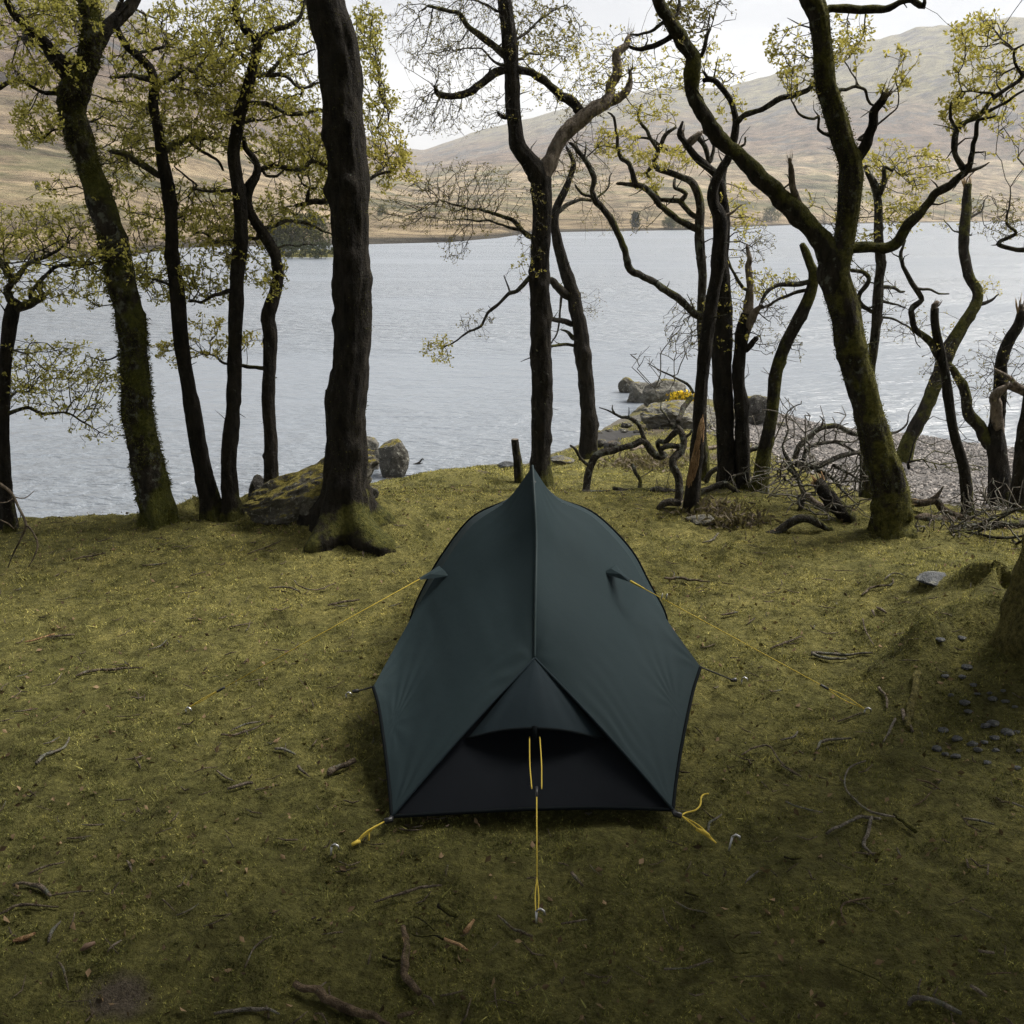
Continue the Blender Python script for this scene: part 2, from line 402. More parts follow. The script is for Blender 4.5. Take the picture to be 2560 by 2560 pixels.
def lumps(x, y):
    x = np.asarray(x, float); y = np.asarray(y, float)
    w_ = sstep(-.35, .4, n2(x, y, 1.1, 3, 15)); return (.02 * n2(x, y, 3.2, 3, 12) + .034 * w_ * domes(x + .03 * n2(x, y, 9, 2, 4), y, 8.5, 3) + .016 * domes(x, y, 17, 6) - .022) * (1 - .7 * beach_mask(x, y))
Z = ground_z(X, Y) + lumps(X, Y)
nx, ny = len(gx), len(gy)
i = (np.arange(ny - 1)[:, None] * nx + np.arange(nx - 1)[None]).ravel()
m, nt, b = mat('mossy_ground'); k = NB(nt); p = k.pos()
def moss_color(k, p, rnd=None):
    big = k.noise(p, .55, 4, .6); mid = k.noise(p, 3.5, 5, .65); fine = k.noise(p, 45, 4, .7)
    yel = k.ramp(fine, [(.3, (.19, .18, .05)), (.7, (.58, .53, .20))])
    grn = k.ramp(fine, [(.3, (.08, .088, .028)), (.7, (.33, .325, .11))])
    brn = k.ramp(fine, [(.3, (.08, .07, .03)), (.7, (.30, .25, .11))])
    sp = k.n('ShaderNodeSeparateXYZ'); k.l(p, sp.inputs[0])
    near = k.rng(sp.outputs[1], 5.6, 2.6, 0, .42)   # grass takes over from moss towards the wood
    c = k.mix(k.rng(k.math('ADD', near, k.math('ADD', big, k.math('MULTIPLY', mid, .6))), .70, 1.12), yel, grn)
    c = k.mix(k.rng(k.noise(p, 1.7, 5, .7), .60, .76), c, brn)
    tuft = k.rng(k.noise(p, 13, 4, .6), .54, .66); c = k.mix(k.math('MULTIPLY', tuft, .75), c, (.035, .042, .014))
    c = k.mix(1.0, c, k.ramp(k.noise(p, 5.5, 7, .72), [(.34, (.30, .33, .30)), (.47, (.85, .86, .84)), (.64, (1.18, 1.14, 1.1))]), 'MULTIPLY')   # moss species and dead patches
    c = k.mix(1.0, c, k.ramp(k.noise(p, 26, 5, .75), [(.36, (.38, .40, .36)), (.5, (1, 1, 1)), (.66, (1.3, 1.26, 1.2))]), 'MULTIPLY')
    return c
c = moss_color(k, p); fine = k.noise(p, 70, 4, .7)
dirt = k.ramp(fine, [(.3, (.03, .025, .019)), (.7, (.11, .09, .068))])
grav = k.ramp(k.noise(p, 120, 3, .8), [(.3, (.06, .055, .052)), (.7, (.18, .165, .155))])
c = k.mix(.72, c, (.035, .03, .01))
c = k.mix(k.rng(k.attr('dirt'), .3, .75), c, dirt); c = k.mix(k.attr('beach'), c, grav)
k.l(c, b.inputs['Base Color']); b.inputs['Roughness'].default_value = 1; b.inputs['Specular IOR Level'].default_value = .1
k.bump(k.math('ADD', fine, k.noise(p, 25, 4, .7)), .8, .02, b)
M_GROUND = m
ground = mobj('ground', np.stack([X, Y, Z], 1), None, np.stack([i, i + 1, i + nx + 1, i + nx], 1), M_GROUND, attrs={'beach': beach_mask(X, Y), 'dirt': dirt_mask(X, Y)}, kind='structure')

# moss and short grass: single sprigs over the ground in view
def blades(n, region, lmin, lmax, wid, tilt, seed):
    r = np.random.default_rng(seed); x0, x1, y0, y1 = region
    y = y0 + (y1 - y0) * r.random(n) ** 1.0; hw = .57 * (y + .5) + .25
    x = r.uniform(-1, 1, n) * np.minimum(hw, 6)
    ok = (x > x0) & (x < x1); x, y = x[ok], y[ok]
    keep = r.random(len(x)) > np.clip(beach_mask(x, y) * 1.2 + sstep(.35, .8, dirt_mask(x, y)) * .93, 0, 1); x, y = x[keep], y[keep]
    keep = ground_z(x, y) > WATER + .03; x, y = x[keep], y[keep]
    n = len(x); z = ground_z(x, y) + lumps(x, y)
    clump = .55 + .75 * sstep(-.5, .5, n2(x, y, 5.5, 3, 77)) + .35 * n2(x, y, 16, 2, 78)
    l = r.uniform(lmin, lmax, n) * np.clip(clump, .35, 1.6) * (1 + .05 * np.maximum(y - 4, 0)); a = r.uniform(0, 2 * np.pi, n); th = r.uniform(*tilt, n)
    d = np.stack([np.cos(a) * np.sin(th), np.sin(a) * np.sin(th), np.cos(th)], 1); a2 = r.uniform(0, 2 * np.pi, n)
    w = wid * r.uniform(.6, 1.3, n) * (1 + .09 * np.maximum(y - 3, 0)); s = np.stack([np.cos(a2), np.sin(a2), r.uniform(-.3, .3, n)], 1) * w[:, None]
    B = np.stack([x, y, z - .004], 1)
    V = np.stack([B - s, B + s, B + d * l[:, None]], 1).reshape(-1, 3)
    return V, np.arange(3 * n).reshape(-1, 3), np.repeat(r.random(n), 3)
m, nt, b = mat('moss_sprig'); k = NB(nt); p = k.pos()
c = moss_color(k, p); c = k.mix(1.0, c, k.ramp(k.attr('rnd'), [(0, (.4, .44, .4)), (.55, (1.0, 1.0, 1.0)), (1, (1.9, 1.8, 1.6))]), 'MULTIPLY')
k.l(c, b.inputs['Base Color']); b.inputs['Roughness'].default_value = .8; b.inputs['Specular IOR Level'].default_value = .15
t = k.n('ShaderNodeBsdfTranslucent'); k.l(c, t.inputs[0]); x = k.n('ShaderNodeMixShader'); x.inputs[0].default_value = .25
k.l(b.outputs[0], x.inputs[1]); k.l(t.outputs[0], x.inputs[2]); k.l(x.outputs[0], nt.nodes['Material Output'].inputs[0]); M_SPRIG = m
V1, T1, a1 = blades(720000, (-6, 6, 1.85, 9.6), .006, .017, .0032, (.25, 1.4), 1)
V2, T2, a2 = blades(60000, (-6, 6, 9.6, 15), .014, .03, .005, (.1, 1.2), 2)
V3, T3, a3 = blades(16000, (-6, 6, 1.85, 8), .02, .045, .0014, (.2, 1.1), 3)
V = np.vstack([V1, V2, V3]); T = np.vstack([T1, T2 + len(V1), T3 + len(V1) + len(V2)])
g = mobj('moss_and_grass', V, T, None, M_SPRIG, attrs={'rnd': np.concatenate([a1, a2, a3])}, smooth=False, kind='stuff')
tag(g, 'short olive moss and grass carpeting the level lakeside ground', 'moss')

# ------------------------------------------------------------------ lake
m, nt, b = mat('lake_water'); k = NB(nt)
b.inputs['Base Color'].default_value = (.15, .17, .195, 1); b.inputs['Roughness'].default_value = .3; b.inputs['IOR'].default_value = 1.5
p1 = k.pos('Object', (.55, 1.25, 1)); p2 = k.pos('Object', (1.1, 2.6, 1))
w = k.math('ADD', k.noise(p1, 1.9, 3, .5), k.math('MULTIPLY', k.noise(p2, 3.1, 4, .6), .5))
w = k.math('ADD', w, k.math('MULTIPLY', k.noise(k.pos('Object', (.12, .3, 1)), .5, 2, .5), .8))
lane = k.rng(k.noise(k.pos('Object', (.018, .075, 1)), 1.0, 4, .6), .38, .62, .35, 1.35)   # wind lanes and calmer patches
k.bump(k.math('MULTIPLY', w, lane), 1.0, .30, b)
lake = mobj('lake', [(-2600, -300, WATER), (2600, -300, WATER), (2600, 2600, WATER), (-2600, 2600, WATER)], None, [(0, 1, 2, 3)], m, kind='structure')

# ------------------------------------------------------------------ far hills
ridge = [(-500, -120), (-200, -110), (0, -70), (150, -25), (230, 10), (257, 28), (330, 75), (420, 130), (500, 175), (560, 205), (619, 232), (700, 262), (780, 283), (801, 283), (852, 267), (888, 255), (958, 239),
         (1063, 211), (1169, 186), (1275, 172), (1350, 172), (1411, 156), (1450, 148), (1478, 135), (1534, 109), (1622, 76), (1675, 63), (1745, 49), (1798, 46), (1850, 37), (1932, 36), (2100, 25), (2500, 60)]
shore = [(-600, 500), (0, 492), (240, 484), (337, 468), (492, 464), (694, 461), (852, 457), (940, 449), (965, 445), (1000, 440), (1049, 438), (1309, 434), (1428, 427), (1920, 418), (2500, 416)]
rdist = [(-600, 620), (300, 700), (520, 850), (640, 1150), (780, 1700), (1000, 1600), (1400, 1450), (1932, 1300), (2600, 1300)]
def azel(x, y):
    d = ray(*px('O', x, y)); return math.atan2(d[0], d[1]), d[2] / math.hypot(d[0], d[1])
RA = np.array([azel(*q) for q in ridge]); o_ = np.argsort(RA[:, 0]); RA = RA[o_]
SA = np.array([(azel(*q)[0], (CAMZ - WATER) / -azel(*q)[1]) for q in shore]); SA = SA[np.argsort(SA[:, 0])]
DA = np.array([(azel(q[0], 300)[0], q[1]) for q in rdist])
def far_z(x, y):
    x = np.asarray(x, float); y = np.asarray(y, float)
    az = np.arctan2(x, y); r = np.hypot(x, y)
    el = np.interp(az, RA[:, 0], RA[:, 1]); rs = np.interp(az, SA[:, 0], SA[:, 1]); rd = np.interp(az, DA[:, 0], DA[:, 1])
    s = (r - rs) / (rd - rs); zr = el * rd + CAMZ - WATER
    prof = np.where(s < 0, s * .12, np.where(s < 1, .14 * s + .86 * np.clip(s, 0, 1) ** 1.75, 1 - .6 * (s - 1)))
    z = WATER + zr * prof
    sc = np.clip(s, 0, 1.2)
    z = z + sc * (1 - .72 * sstep(.6, 1, sc)) * zr * (.20 * n2(x, y, .0042, 6, 80) - .13 * np.abs(n2(x, y, .009, 4, 81)) + .05) + np.clip(s * 60, 0, 1) * (.9 * n2(x, y, .035, 3, 83) + .35)
    return z
az = np.linspace(R(-62), R(62), 760); rr_ = np.concatenate([np.linspace(60, 250, 120), np.linspace(253, 800, 150), np.linspace(806, 2300, 130)])
AZ, RR = np.meshgrid(az, rr_); X = (np.sin(AZ) * RR).ravel(); Y = (np.cos(AZ) * RR).ravel(); Z = far_z(X, Y)
Z = np.maximum(Z, -6)
n_ = len(az); i = (np.arange(len(rr_) - 1)[:, None] * n_ + np.arange(n_ - 1)[None]).ravel()
m, nt, b = mat('fell_side'); k = NB(nt); p = k.pos()
n1 = k.noise(p, .012, 6, .62); nf = k.noise(p, .09, 6, .7); nm = k.noise(p, .03, 5, .65)
tan = k.ramp(nf, [(.3, (.23, .175, .11)), (.7, (.43, .345, .235))])
grn = k.ramp(nf, [(.3, (.13, .125, .07)), (.7, (.22, .20, .12))])
hea = k.ramp(nf, [(.3, (.10, .072, .055)), (.7, (.20, .15, .115))])
roc = k.ramp(nf, [(.3, (.05, .05, .055)), (.7, (.14, .135, .13))])
zz = k.n('ShaderNodeSeparateXYZ'); k.l(p, zz.inputs[0])
alt = k.math('ADD', zz.outputs[2], k.math('MULTIPLY', k.math('SUBTRACT', n1, .5), 130))
c = k.mix(k.rng(nm, .47, .58), tan, grn)
c = k.mix(k.rng(alt, 22, 55), c, hea)
c = k.mix(k.math('MULTIPLY', k.rng(alt, 75, 130), .8), c, grn)
c = k.mix(k.math('MULTIPLY', k.rng(k.noise(k.pos('Object', (1, 1, 2.5)), .022, 8, .75), .52, .565), k.rng(zz.outputs[2], 20, 60)), c, roc)
c = k.mix(k.rng(zz.outputs[2], 3.0, .2), c, tan)
c = k.mix(k.rng(zz.outputs[2], -.45, -.75), c, (.10, .09, .075))
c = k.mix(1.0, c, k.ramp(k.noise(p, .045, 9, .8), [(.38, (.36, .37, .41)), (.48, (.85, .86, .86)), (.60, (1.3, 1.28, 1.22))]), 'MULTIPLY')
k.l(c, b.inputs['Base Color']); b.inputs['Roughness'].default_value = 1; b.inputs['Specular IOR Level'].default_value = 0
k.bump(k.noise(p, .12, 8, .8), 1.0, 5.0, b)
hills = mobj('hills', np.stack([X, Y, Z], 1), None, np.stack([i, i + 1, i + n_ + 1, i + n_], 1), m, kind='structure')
def on_far(u, v):
    d = ray(u, v); ts = np.linspace(60, 2200, 9000); P = EYE + ts[:, None] * d
    zz_ = np.maximum(far_z(P[:, 0], P[:, 1]), WATER); k = np.argmax(P[:, 2] < zz_)
    return P[k] if k > 0 else P[-1]

# far shrubs and trees
FAR = [('S', 1650, 372, 110, 95, 'b', 'bare spreading tree alone on the far shore meadow', 'tree'), ('S', 1583, 412, 46, 80, 'd', 'dark evergreen bush at the far waterline beside the bare spreading tree', 'bush'),
       ('S', 1765, 412, 75, 55, 'g', 'olive bush at the far waterline right of the dark evergreen bush', 'bush'), ('S', 1850, 414, 85, 50, 'g', 'low olive bush at the far waterline just left of the lichened gnarled tree', 'bush'),
       ('S', 1480, 405, 120, 85, 'b', 'hazy leafless thicket on the far shore behind the drooping dark limb', 'thicket'), ('S', 1370, 395, 70, 40, 'b', 'small brown thicket on the far bank between the two leaning dark stems', 'thicket'),
       ('S', 450, 375, 170, 95, 'b', 'broad grey leafless thicket on the tan far bank behind the bare low twigs', 'thicket'), ('S', 225, 345, 55, 55, 'g', 'small dark bush on the tan bank just right of the big trunk', 'bush'),
       ('S', 730, 310, 70, 70, 'b', 'grey leafless bush halfway along the tan bank', 'bush'), ('S', 820, 372, 60, 60, 'b', 'grey bush near the tip of the tan bank beside the central trunk', 'bush'),
       ('S', 600, 330, 70, 50, 'b', 'pale leafless bush between the broad thicket and the halfway bush', 'bush'), ('S', 1545, 292, 40, 30, 'b', 'tiny bush on the far meadow above the dark evergreen bush', 'bush'),
       ('D', 575, 1190, 95, 75, 'g', 'rounded olive bush on the far shore behind the mossy left limb', 'bush'), ('D', 858, 1200, 44, 60, 'b', 'slim leafless tree on the far shore in the fork of the mossy tree', 'tree'),
       ('D', 40, 1228, 120, 66, 'g', 'olive bush at the far waterline behind the stripped trunk', 'bush'), ('A', 205, 1022, 24, 46, 'g', 'single tiny green tree standing alone on the left hillside', 'tree'),
       ('A', 790, 1320, 110, 80, 'b', 'brown leafless thicket at the far waterline left of the straight dark trunks', 'thicket'), ('A', 1130, 1310, 120, 50, 'b', 'low brown thicket at the far waterline between the dark trunks', 'thicket'),
       ('A', 1640, 1352, 290, 190, 'g', 'tall olive tree in the wooded spit beside the big trunk', 'tree'), ('A', 1490, 1352, 150, 130, 'g', 'left olive bush of the wooded spit', 'bush'),
       ('A', 1560, 1388, 210, 80, 'd', 'low dark bush overhanging the water on the wooded spit, left one', 'bush'), ('A', 1720, 1388, 200, 80, 'd', 'low dark bush overhanging the water on the wooded spit, right one', 'bush'),
       ('A', 330, 1340, 260, 120, 'b', 'brown leafless thicket behind the left foliage at the waterline', 'thicket'), ('A', 90, 1300, 200, 130, 'b', 'brown leafless thicket at the far left edge behind the spreading crown', 'thicket')]
for z_, x_, y_, w_, h_, kd, lab, cat in FAR:
    u, v = px(z_, x_, y_); base = on_far(u, v); s_ = ZF[z_][2]; dep = project(base)[2]; uw = s_ / 2560 / FOC * dep
    W, H = w_ * uw, h_ * uw
    t = thing('far_tree' if cat == 'tree' else 'far_' + cat, base, lab, cat, 'shrubs and trees on the far shore')
    n = 130 if kd != 'b' else 110
    a = rng.uniform(0, 2 * np.pi, n); q = rng.uniform(0, 1, n) ** .5; zc = rng.uniform(.12, 1, n); pr = np.sqrt(np.clip(1 - ((zc - .45) / .58) ** 2, .02, 1))
    tg = base + np.stack([np.cos(a) * q * pr * W / 2, np.sin(a) * q * pr * W / 2, zc * H], 1) + rng.normal(0, .03 * H, (n, 3))
    stem = base + np.array([[0, 0, -.4], [rng.normal(0, .03 * W), 0, H * .12], [rng.normal(0, .05 * W), 0, H * .3]])
    mb = MB(); V, T_, Q = tube(stem, [H * .035, H * .03, H * .022], 6); mb.add(V, T_, Q); mb.build('trunk', M_BARK, t)
    mb = MB(); twig_mesh(mb, stem, [H * .03] * 3, tg, r0=H * (.0035 if kd == 'b' else .003), wig=.02 * H); mb.build('branches', M_FARB if kd == 'b' else M_BARK, t, kind='stuff')
    mb = MB(); leaves(mb, tg, ({'b': 5, 'g': 16, 'd': 16}[kd] if 'spit' not in lab else 34), H * (.055 if kd == 'b' else .075), H * .055, w=.12 if kd == 'b' else .6)
    mb.build('crown', {'b': M_FARB, 'g': M_FARG if 'spit' not in lab else M_SPIT, 'd': M_FARD}[kd], t, kind='stuff')
# the low wooded spit
u, v = px('A', 1600, 1383); c0 = at_z(u, v, WATER); xs = np.linspace(-1, 1, 40); A_, B_ = np.meshgrid(xs, xs)
Zs = .55 * np.clip(1 - A_ ** 2 - B_ ** 2, -.4, 1) + .1 * n2(A_ * 3, B_ * 3, 1, 3, 5)
Vs = np.stack([c0[0] + .8 + A_ * 4.2, c0[1] + 3.2 + B_ * 3, WATER - .05 + Zs], -1).reshape(-1, 3)
i = (np.arange(39)[:, None] * 40 + np.arange(39)[None]).ravel()
mobj('spit', Vs, None, np.stack([i, i + 1, i + 41, i + 40], 1), M_GROUND, kind='structure')

# ------------------------------------------------------------------ trees
def poly(pts, Y0, dY=0.0, curve=0.0):
    """traced points (frame, x, y, width) -> world points and radii, the depth running from Y0 to Y0 + dY"""
    n = len(pts); P, r = [], []
    for i, (z, x, y, w) in enumerate(pts):
        f = i / max(1, n - 1); p = at_y(*px(z, x, y), Y0 + dY * f + curve * math.sin(f * math.pi)); P.append(p); r.append(rad(w * ZF[z][2], p))
    return np.array(P), np.array(r)
def tr(z, *p): return [(z, *q) for q in p]
def splinters(mb, P, d, r, n=7, L=.12, spread=.45):
    d = d / np.linalg.norm(d)
    for k in range(n):
        s = rng.normal(0, 1, 3); s -= d * s.dot(d); s /= np.linalg.norm(s)
        b0 = P + s * r * .65 - d * .04; l = L * rng.uniform(.45, 1.2)
        e = b0 + (d + s * spread * rng.uniform(0, 1)) * l
        V, T, Q = tube([b0, (b0 + e) / 2 + s * .004, e], [r * .32, r * .2, r * .04], 4); mb.add(V, T, Q)
def blobpts(c, rx, ry, N, Y0, ya, yb, clump=.5):
    """points in a spreading spray of foliage seen at photograph position c (overview px)"""
    nc = max(4, N // 7); out = []
    cs = []
    while len(cs) < nc:
        a, b = rng.uniform(-1, 1, 2)
        if a * a + b * b < 1: cs.append((a, b, rng.uniform(ya, yb)))
    for k in range(N):
        if rng.random() < .38:
            q = rng.random() ** .5 * 1.12; an = rng.uniform(0, 2 * np.pi); a, b, dy = q * math.cos(an), q * math.sin(an), rng.uniform(ya, yb)
        else:
            a, b, dy = cs[rng.integers(nc)]
            a += rng.normal(0, .17 + clump * .05); b += rng.normal(0, .14 + clump * .04); dy += rng.normal(0, .1)
        out.append(at_y(*px('O', c[0] + a * rx, c[1] + b * ry), Y0 + dy))
    return np.array(out)
def make_tree(name, label, base, trunk, limbs=(), fol=(), mbark=None, mlimb=None, sides=32, flare=.45, lean=0.0, amp=.17, twig_mat=None, shag=0, ext=(), dents=(), broken=(), Y=None, r0=.0019, shagl=.010):
    """trunk: traced polyline from the base up. limbs: (points, dY, material, splinter). fol: (cx, cy, rx, ry, N, ya, yb, material, leafy, n, size)"""
    mbark = mbark or M_BARK; mlimb = mlimb or M_LIMB
    bp = on_ground(*px(base[0], base[1], base[2])) if Y is None else at_y(*px(*base), Y)
    Y0 = bp[1]
    t = thing(name, (bp[0], bp[1], float(ground_z(bp[0], bp[1]))), label, 'tree')
    P, r = poly(trunk, Y0, lean); P[0] = P[0] * .3 + .7 * np.array([P[0][0], Y0, ground_z(P[0][0], Y0)])
    P = np.vstack([P[0] + [0, 0, -.18], P]); r = np.concatenate([[r[0] * 1.05], r])
    S = catmull(np.column_stack([P, r]), .028)
    S[:, :3] += .012 * np.stack([vnoise(S[:, :3] * 2.2, k) for k in (1, 2, 3)], 1)
    seed = int(abs(bp[0] * 977) + 11)
    V, T, Q = tube(S[:, :3], np.maximum(S[:, 3], .006), sides, amp, 7, seed, ridge=.17, flare=(.16, 5, seed, flare))
    for (dx, dy, dz, rr) in dents:
        c = bp + np.array([dx, dy, dz]); q = (V - c) / np.array([rr, .3, rr * .8]); w = np.exp(-(q ** 2).sum(1) * 1.5); V[:, 1] += .11 * w
    nk = int(len(S) * .028 / .17); ki = rng.integers(0, len(S), nk)
    for q in ki:   # knots and burrs
        d_ = rng.normal(0, 1, 3); d_[1] -= .3; d_[2] *= .3; d_ /= np.linalg.norm(d_); c_ = S[q, :3] + d_ * S[q, 3]; w_ = S[q, 3] * rng.uniform(.28, .6)
        V = V + d_ * (S[q, 3] * rng.uniform(.12, .34) * np.exp(-((V - c_) ** 2).sum(1) / w_ ** 2))[:, None]
    tk = mobj('trunk', V, T, Q, mbark, t)
    sk, skr = [S[:, :3]], [S[:, 3]]
    if shag:
        k = rng.integers(0, len(V) - 2, shag); nrm = V[k] - S[np.clip(k // sides, 0, len(S) - 1), :3]; nrm /= np.linalg.norm(nrm, axis=1)[:, None] + 1e-6
        ok = (fbm(V[k] * 5, 2, 5) > -.15); k, nrm = k[ok], nrm[ok]
        n = len(k); B = V[k] + rng.normal(0, .008, (n, 3)); d = nrm + rng.normal(0, .55, (n, 3)) + [0, 0, -.15]; d /= np.linalg.norm(d, axis=1)[:, None]
        s = np.cross(d, rng.normal(0, 1, (n, 3))); s /= np.linalg.norm(s, axis=1)[:, None]; l = rng.uniform(.006, shagl, n)[:, None]
        VV = np.stack([B - s * .004, B + s * .004, B + d * l], 1).reshape(-1, 3)
        mobj('moss', VV, np.arange(3 * n).reshape(-1, 3), None, M_SHAGT, t, attrs={'rnd': np.repeat(rng.random(n), 3)}, smooth=False, kind='stuff')
    if 'top' in broken:
        mb = MB(); splinters(mb, S[-1, :3], S[-1, :3] - S[-4, :3], S[-1, 3], 9, .16); mb.build('splinters', M_PALE, t, kind='stuff')
    for lb in limbs:
        pts, dY = lb[0], lb[1]; lm = lb[2] if len(lb) > 2 and lb[2] else mlimb; spl = lb[3] if len(lb) > 3 else 0
        u0, v0 = px(*pts[0][:3]); al = np.vstack(sk); uu, vv, _ = project(al); kk = np.argmin((uu - u0) ** 2 + (vv - v0) ** 2)
        close = (uu[kk] - u0) ** 2 + (vv[kk] - v0) ** 2 < 90 ** 2
        ys = al[kk, 1] if close else Y0
        P, r = poly(pts, ys, dY)
        if close: P = np.vstack([al[kk], P]); r = np.concatenate([[r[0] * 1.1], r])
        S2 = catmull(np.column_stack([P, r]), .022, .38); S2[:, 3] = np.maximum(S2[:, 3], .004)
        am = np.linspace(0, 1, len(S2)) ** .5
        S2[:, :3] += (.016 * np.stack([vnoise(S2[:, :3] * 5 + 9, k + seed) for k in (1, 2, 3)], 1) + .011 * np.stack([vnoise(S2[:, :3] * 15 + 3, k + seed + 4) for k in (1, 2, 3)], 1)) * am[:, None]
        V, T, Q = tube(S2[:, :3], S2[:, 3], 12 if S2[0, 3] > .03 else 8, .26, 13, seed + len(sk), ridge=.10, tip=not spl)
        lo = mobj('limb', V, T, Q, lm, t)
        if spl:
            mb = MB(); splinters(mb, S2[-1, :3], S2[-1, :3] - S2[-4, :3], S2[-1, 3], 8, spl); mb.build('splinters', M_DEAD, lo, kind='stuff')
        sk.append(S2[:, :3]); skr.append(S2[:, 3])
    mb = MB(); al = np.vstack(sk); ar = np.concatenate(skr); ok_ = (al[:, 2] > bp[2] + .7) & (ar > .008)
    al, ar = al[ok_], ar[ok_]
    for q in rng.integers(0, len(al), min(90, len(al) // 7)):   # snags, spurs and dead twig stubs
        d_ = rng.normal(0, 1, 3); d_[2] += .5; d_ /= np.linalg.norm(d_); l_ = rng.uniform(.03, .16); r_ = min(ar[q] * .45, rng.uniform(.003, .008)); a0_ = al[q] + d_ * ar[q] * .6
        m_ = a0_ + d_ * l_ * .5 + rng.normal(0, .012, 3); V, T, Q = tube([a0_, m_, m_ + d_ * l_ * .5 + rng.normal(0, .02, 3)], [r_, r_ * .7, r_ * .3], 5); mb.add(V, T, Q)
    mb.build('spurs', mlimb, t, kind='stuff')
    # upper crown beyond the top of the picture
    tgs, leafc = [], {}
    for (pt, Ytop, hx, dz) in ext:
        p0 = at_y(*px(*pt[:3]), Y0 + Ytop); r0_ = rad(pt[3] * ZF[pt[0]][2], p0)
        P = [p0]; 
        for q in range(1, 6): P.append(P[-1] + np.array([hx / 5 + rng.normal(0, .09), rng.normal(0, .1), dz / 5]))
        S2 = catmull(np.column_stack([np.array(P), np.linspace(r0_, r0_ * .3, 6)]), .06)
        V, T, Q = tube(S2[:, :3], S2[:, 3], 12, .15, 9, seed + 77, ridge=.07); mobj('limb', V, T, Q, mlimb, t); sk.append(S2[:, :3]); skr.append(S2[:, 3])
        a = P[2] + rng.normal(0, 1, (110, 3)) * np.array([.75, .75, .6]) + [0, 0, .3]
        a = a[project(a)[1] < -60]; tgs.append((a, M_LEAF, .9, 6, .05))
    for f in fol:
        cx, cy, rx, ry, N, ya, yb = f[:7]; tgs.append((blobpts((cx, cy), rx * 1.14, ry * 1.14, int(N * (2.3 if f[7] is M_LEAF else 2.5 if f[7] is M_BUD else 1.2)), Y0, ya, yb), f[7], f[8], f[9], min(f[10], .0255)))
    if tgs:
        tg = np.vstack([a[0] for a in tgs]); SK = np.vstack(sk); SR = np.concatenate(skr)
        ok = SK[:, 2] > bp[2] + .55; SK, SR = SK[ok], SR[ok]
        mb = MB(); tips = twig_mesh(mb, SK, SR, tg, r0=r0 * .72, wig=.008, pw=.36, bf=.5); mb.build('twigs', twig_mat or M_TWIG, t, kind='stuff')
        by = {}
        tip = np.zeros(len(tg), bool); tip[tips] = True; o0 = 0
        for a, mm, lf, n, sz in tgs:
            tp = tip[o0:o0 + len(a)]; o0 += len(a)
            q = a[(rng.random(len(a)) < lf) & (tp | (rng.random(len(a)) < .55))]
            q = np.vstack([q, q[rng.random(len(q)) < .5] + rng.normal(0, .022, (1, 3))]) if len(q) else q
            if len(q): by.setdefault(mm.name, (mm, MB())); leaves(by[mm.name][1], q, n, sz, sz * .28)
        for mm, mb in by.values(): mb.build('crown', mm, t, kind='stuff')
    return t
M_TWIG = bark('twig_bark', foot=0, moss=.1, lichen=.55, lo=(.02, .017, .013), hi=(.11, .095, .075))
M_SHAGT = leafmat('moss_tuft', (.025, .03, .008), (.11, .11, .03), .15)
LF, LY, BD = (M_LEAF, .92, 5, .0255), (M_LEAFY, .88, 5, .0255), (M_BUD, .65, 3, .015)

make_tree('oak_tree', 'slim dark oak cut by the left edge of the picture, crown spreading over the water', ('B', 40, 1478),
    tr('B', (40, 1480, 80), (30, 1300, 72), (20, 1000, 62), (20, 700, 62), (42, 450, 66), (60, 330, 72), (80, 240, 55)),
    [(tr('B', (80, 280, 50), (170, 250, 42), (225, 222, 34), (200, 165, 26)), .2), (tr('B', (70, 250, 46), (40, 180, 40), (60, 120, 30), (20, 40, 22)), -.2),
     (tr('B', (45, 845, 20), (150, 812, 18), (230, 845, 15), (350, 840, 12), (450, 885, 9), (540, 950, 5)), .4), (tr('B', (40, 775, 16), (100, 732, 13), (200, 730, 8)), .5),
     (tr('B', (160, 200, 26), (300, 60, 20), (450, 45, 16), (600, 40, 10)), .5), (tr('A', (70, 1510, 34), (150, 1420, 24), (260, 1370, 18), (380, 1300, 10)), .5),
     (tr('A', (40, 1480, 34), (0, 1400, 28), (-120, 1320, 20)), .4)],
    [(80, 500, 150, 62, 330, -.3, 1.2, *LF), (210, 500, 70, 28, 80, 0, 1, *LF), (60, 430, 100, 35, 110, 0, 1.2, *LF), (100, 715, 100, 58, 230, -.1, 1.0, M_LEAF, .9, 4, .04), (180, 800, 45, 35, 40, 0, .6, M_LEAF, .7, 3, .035)], mbark=M_BARKD)
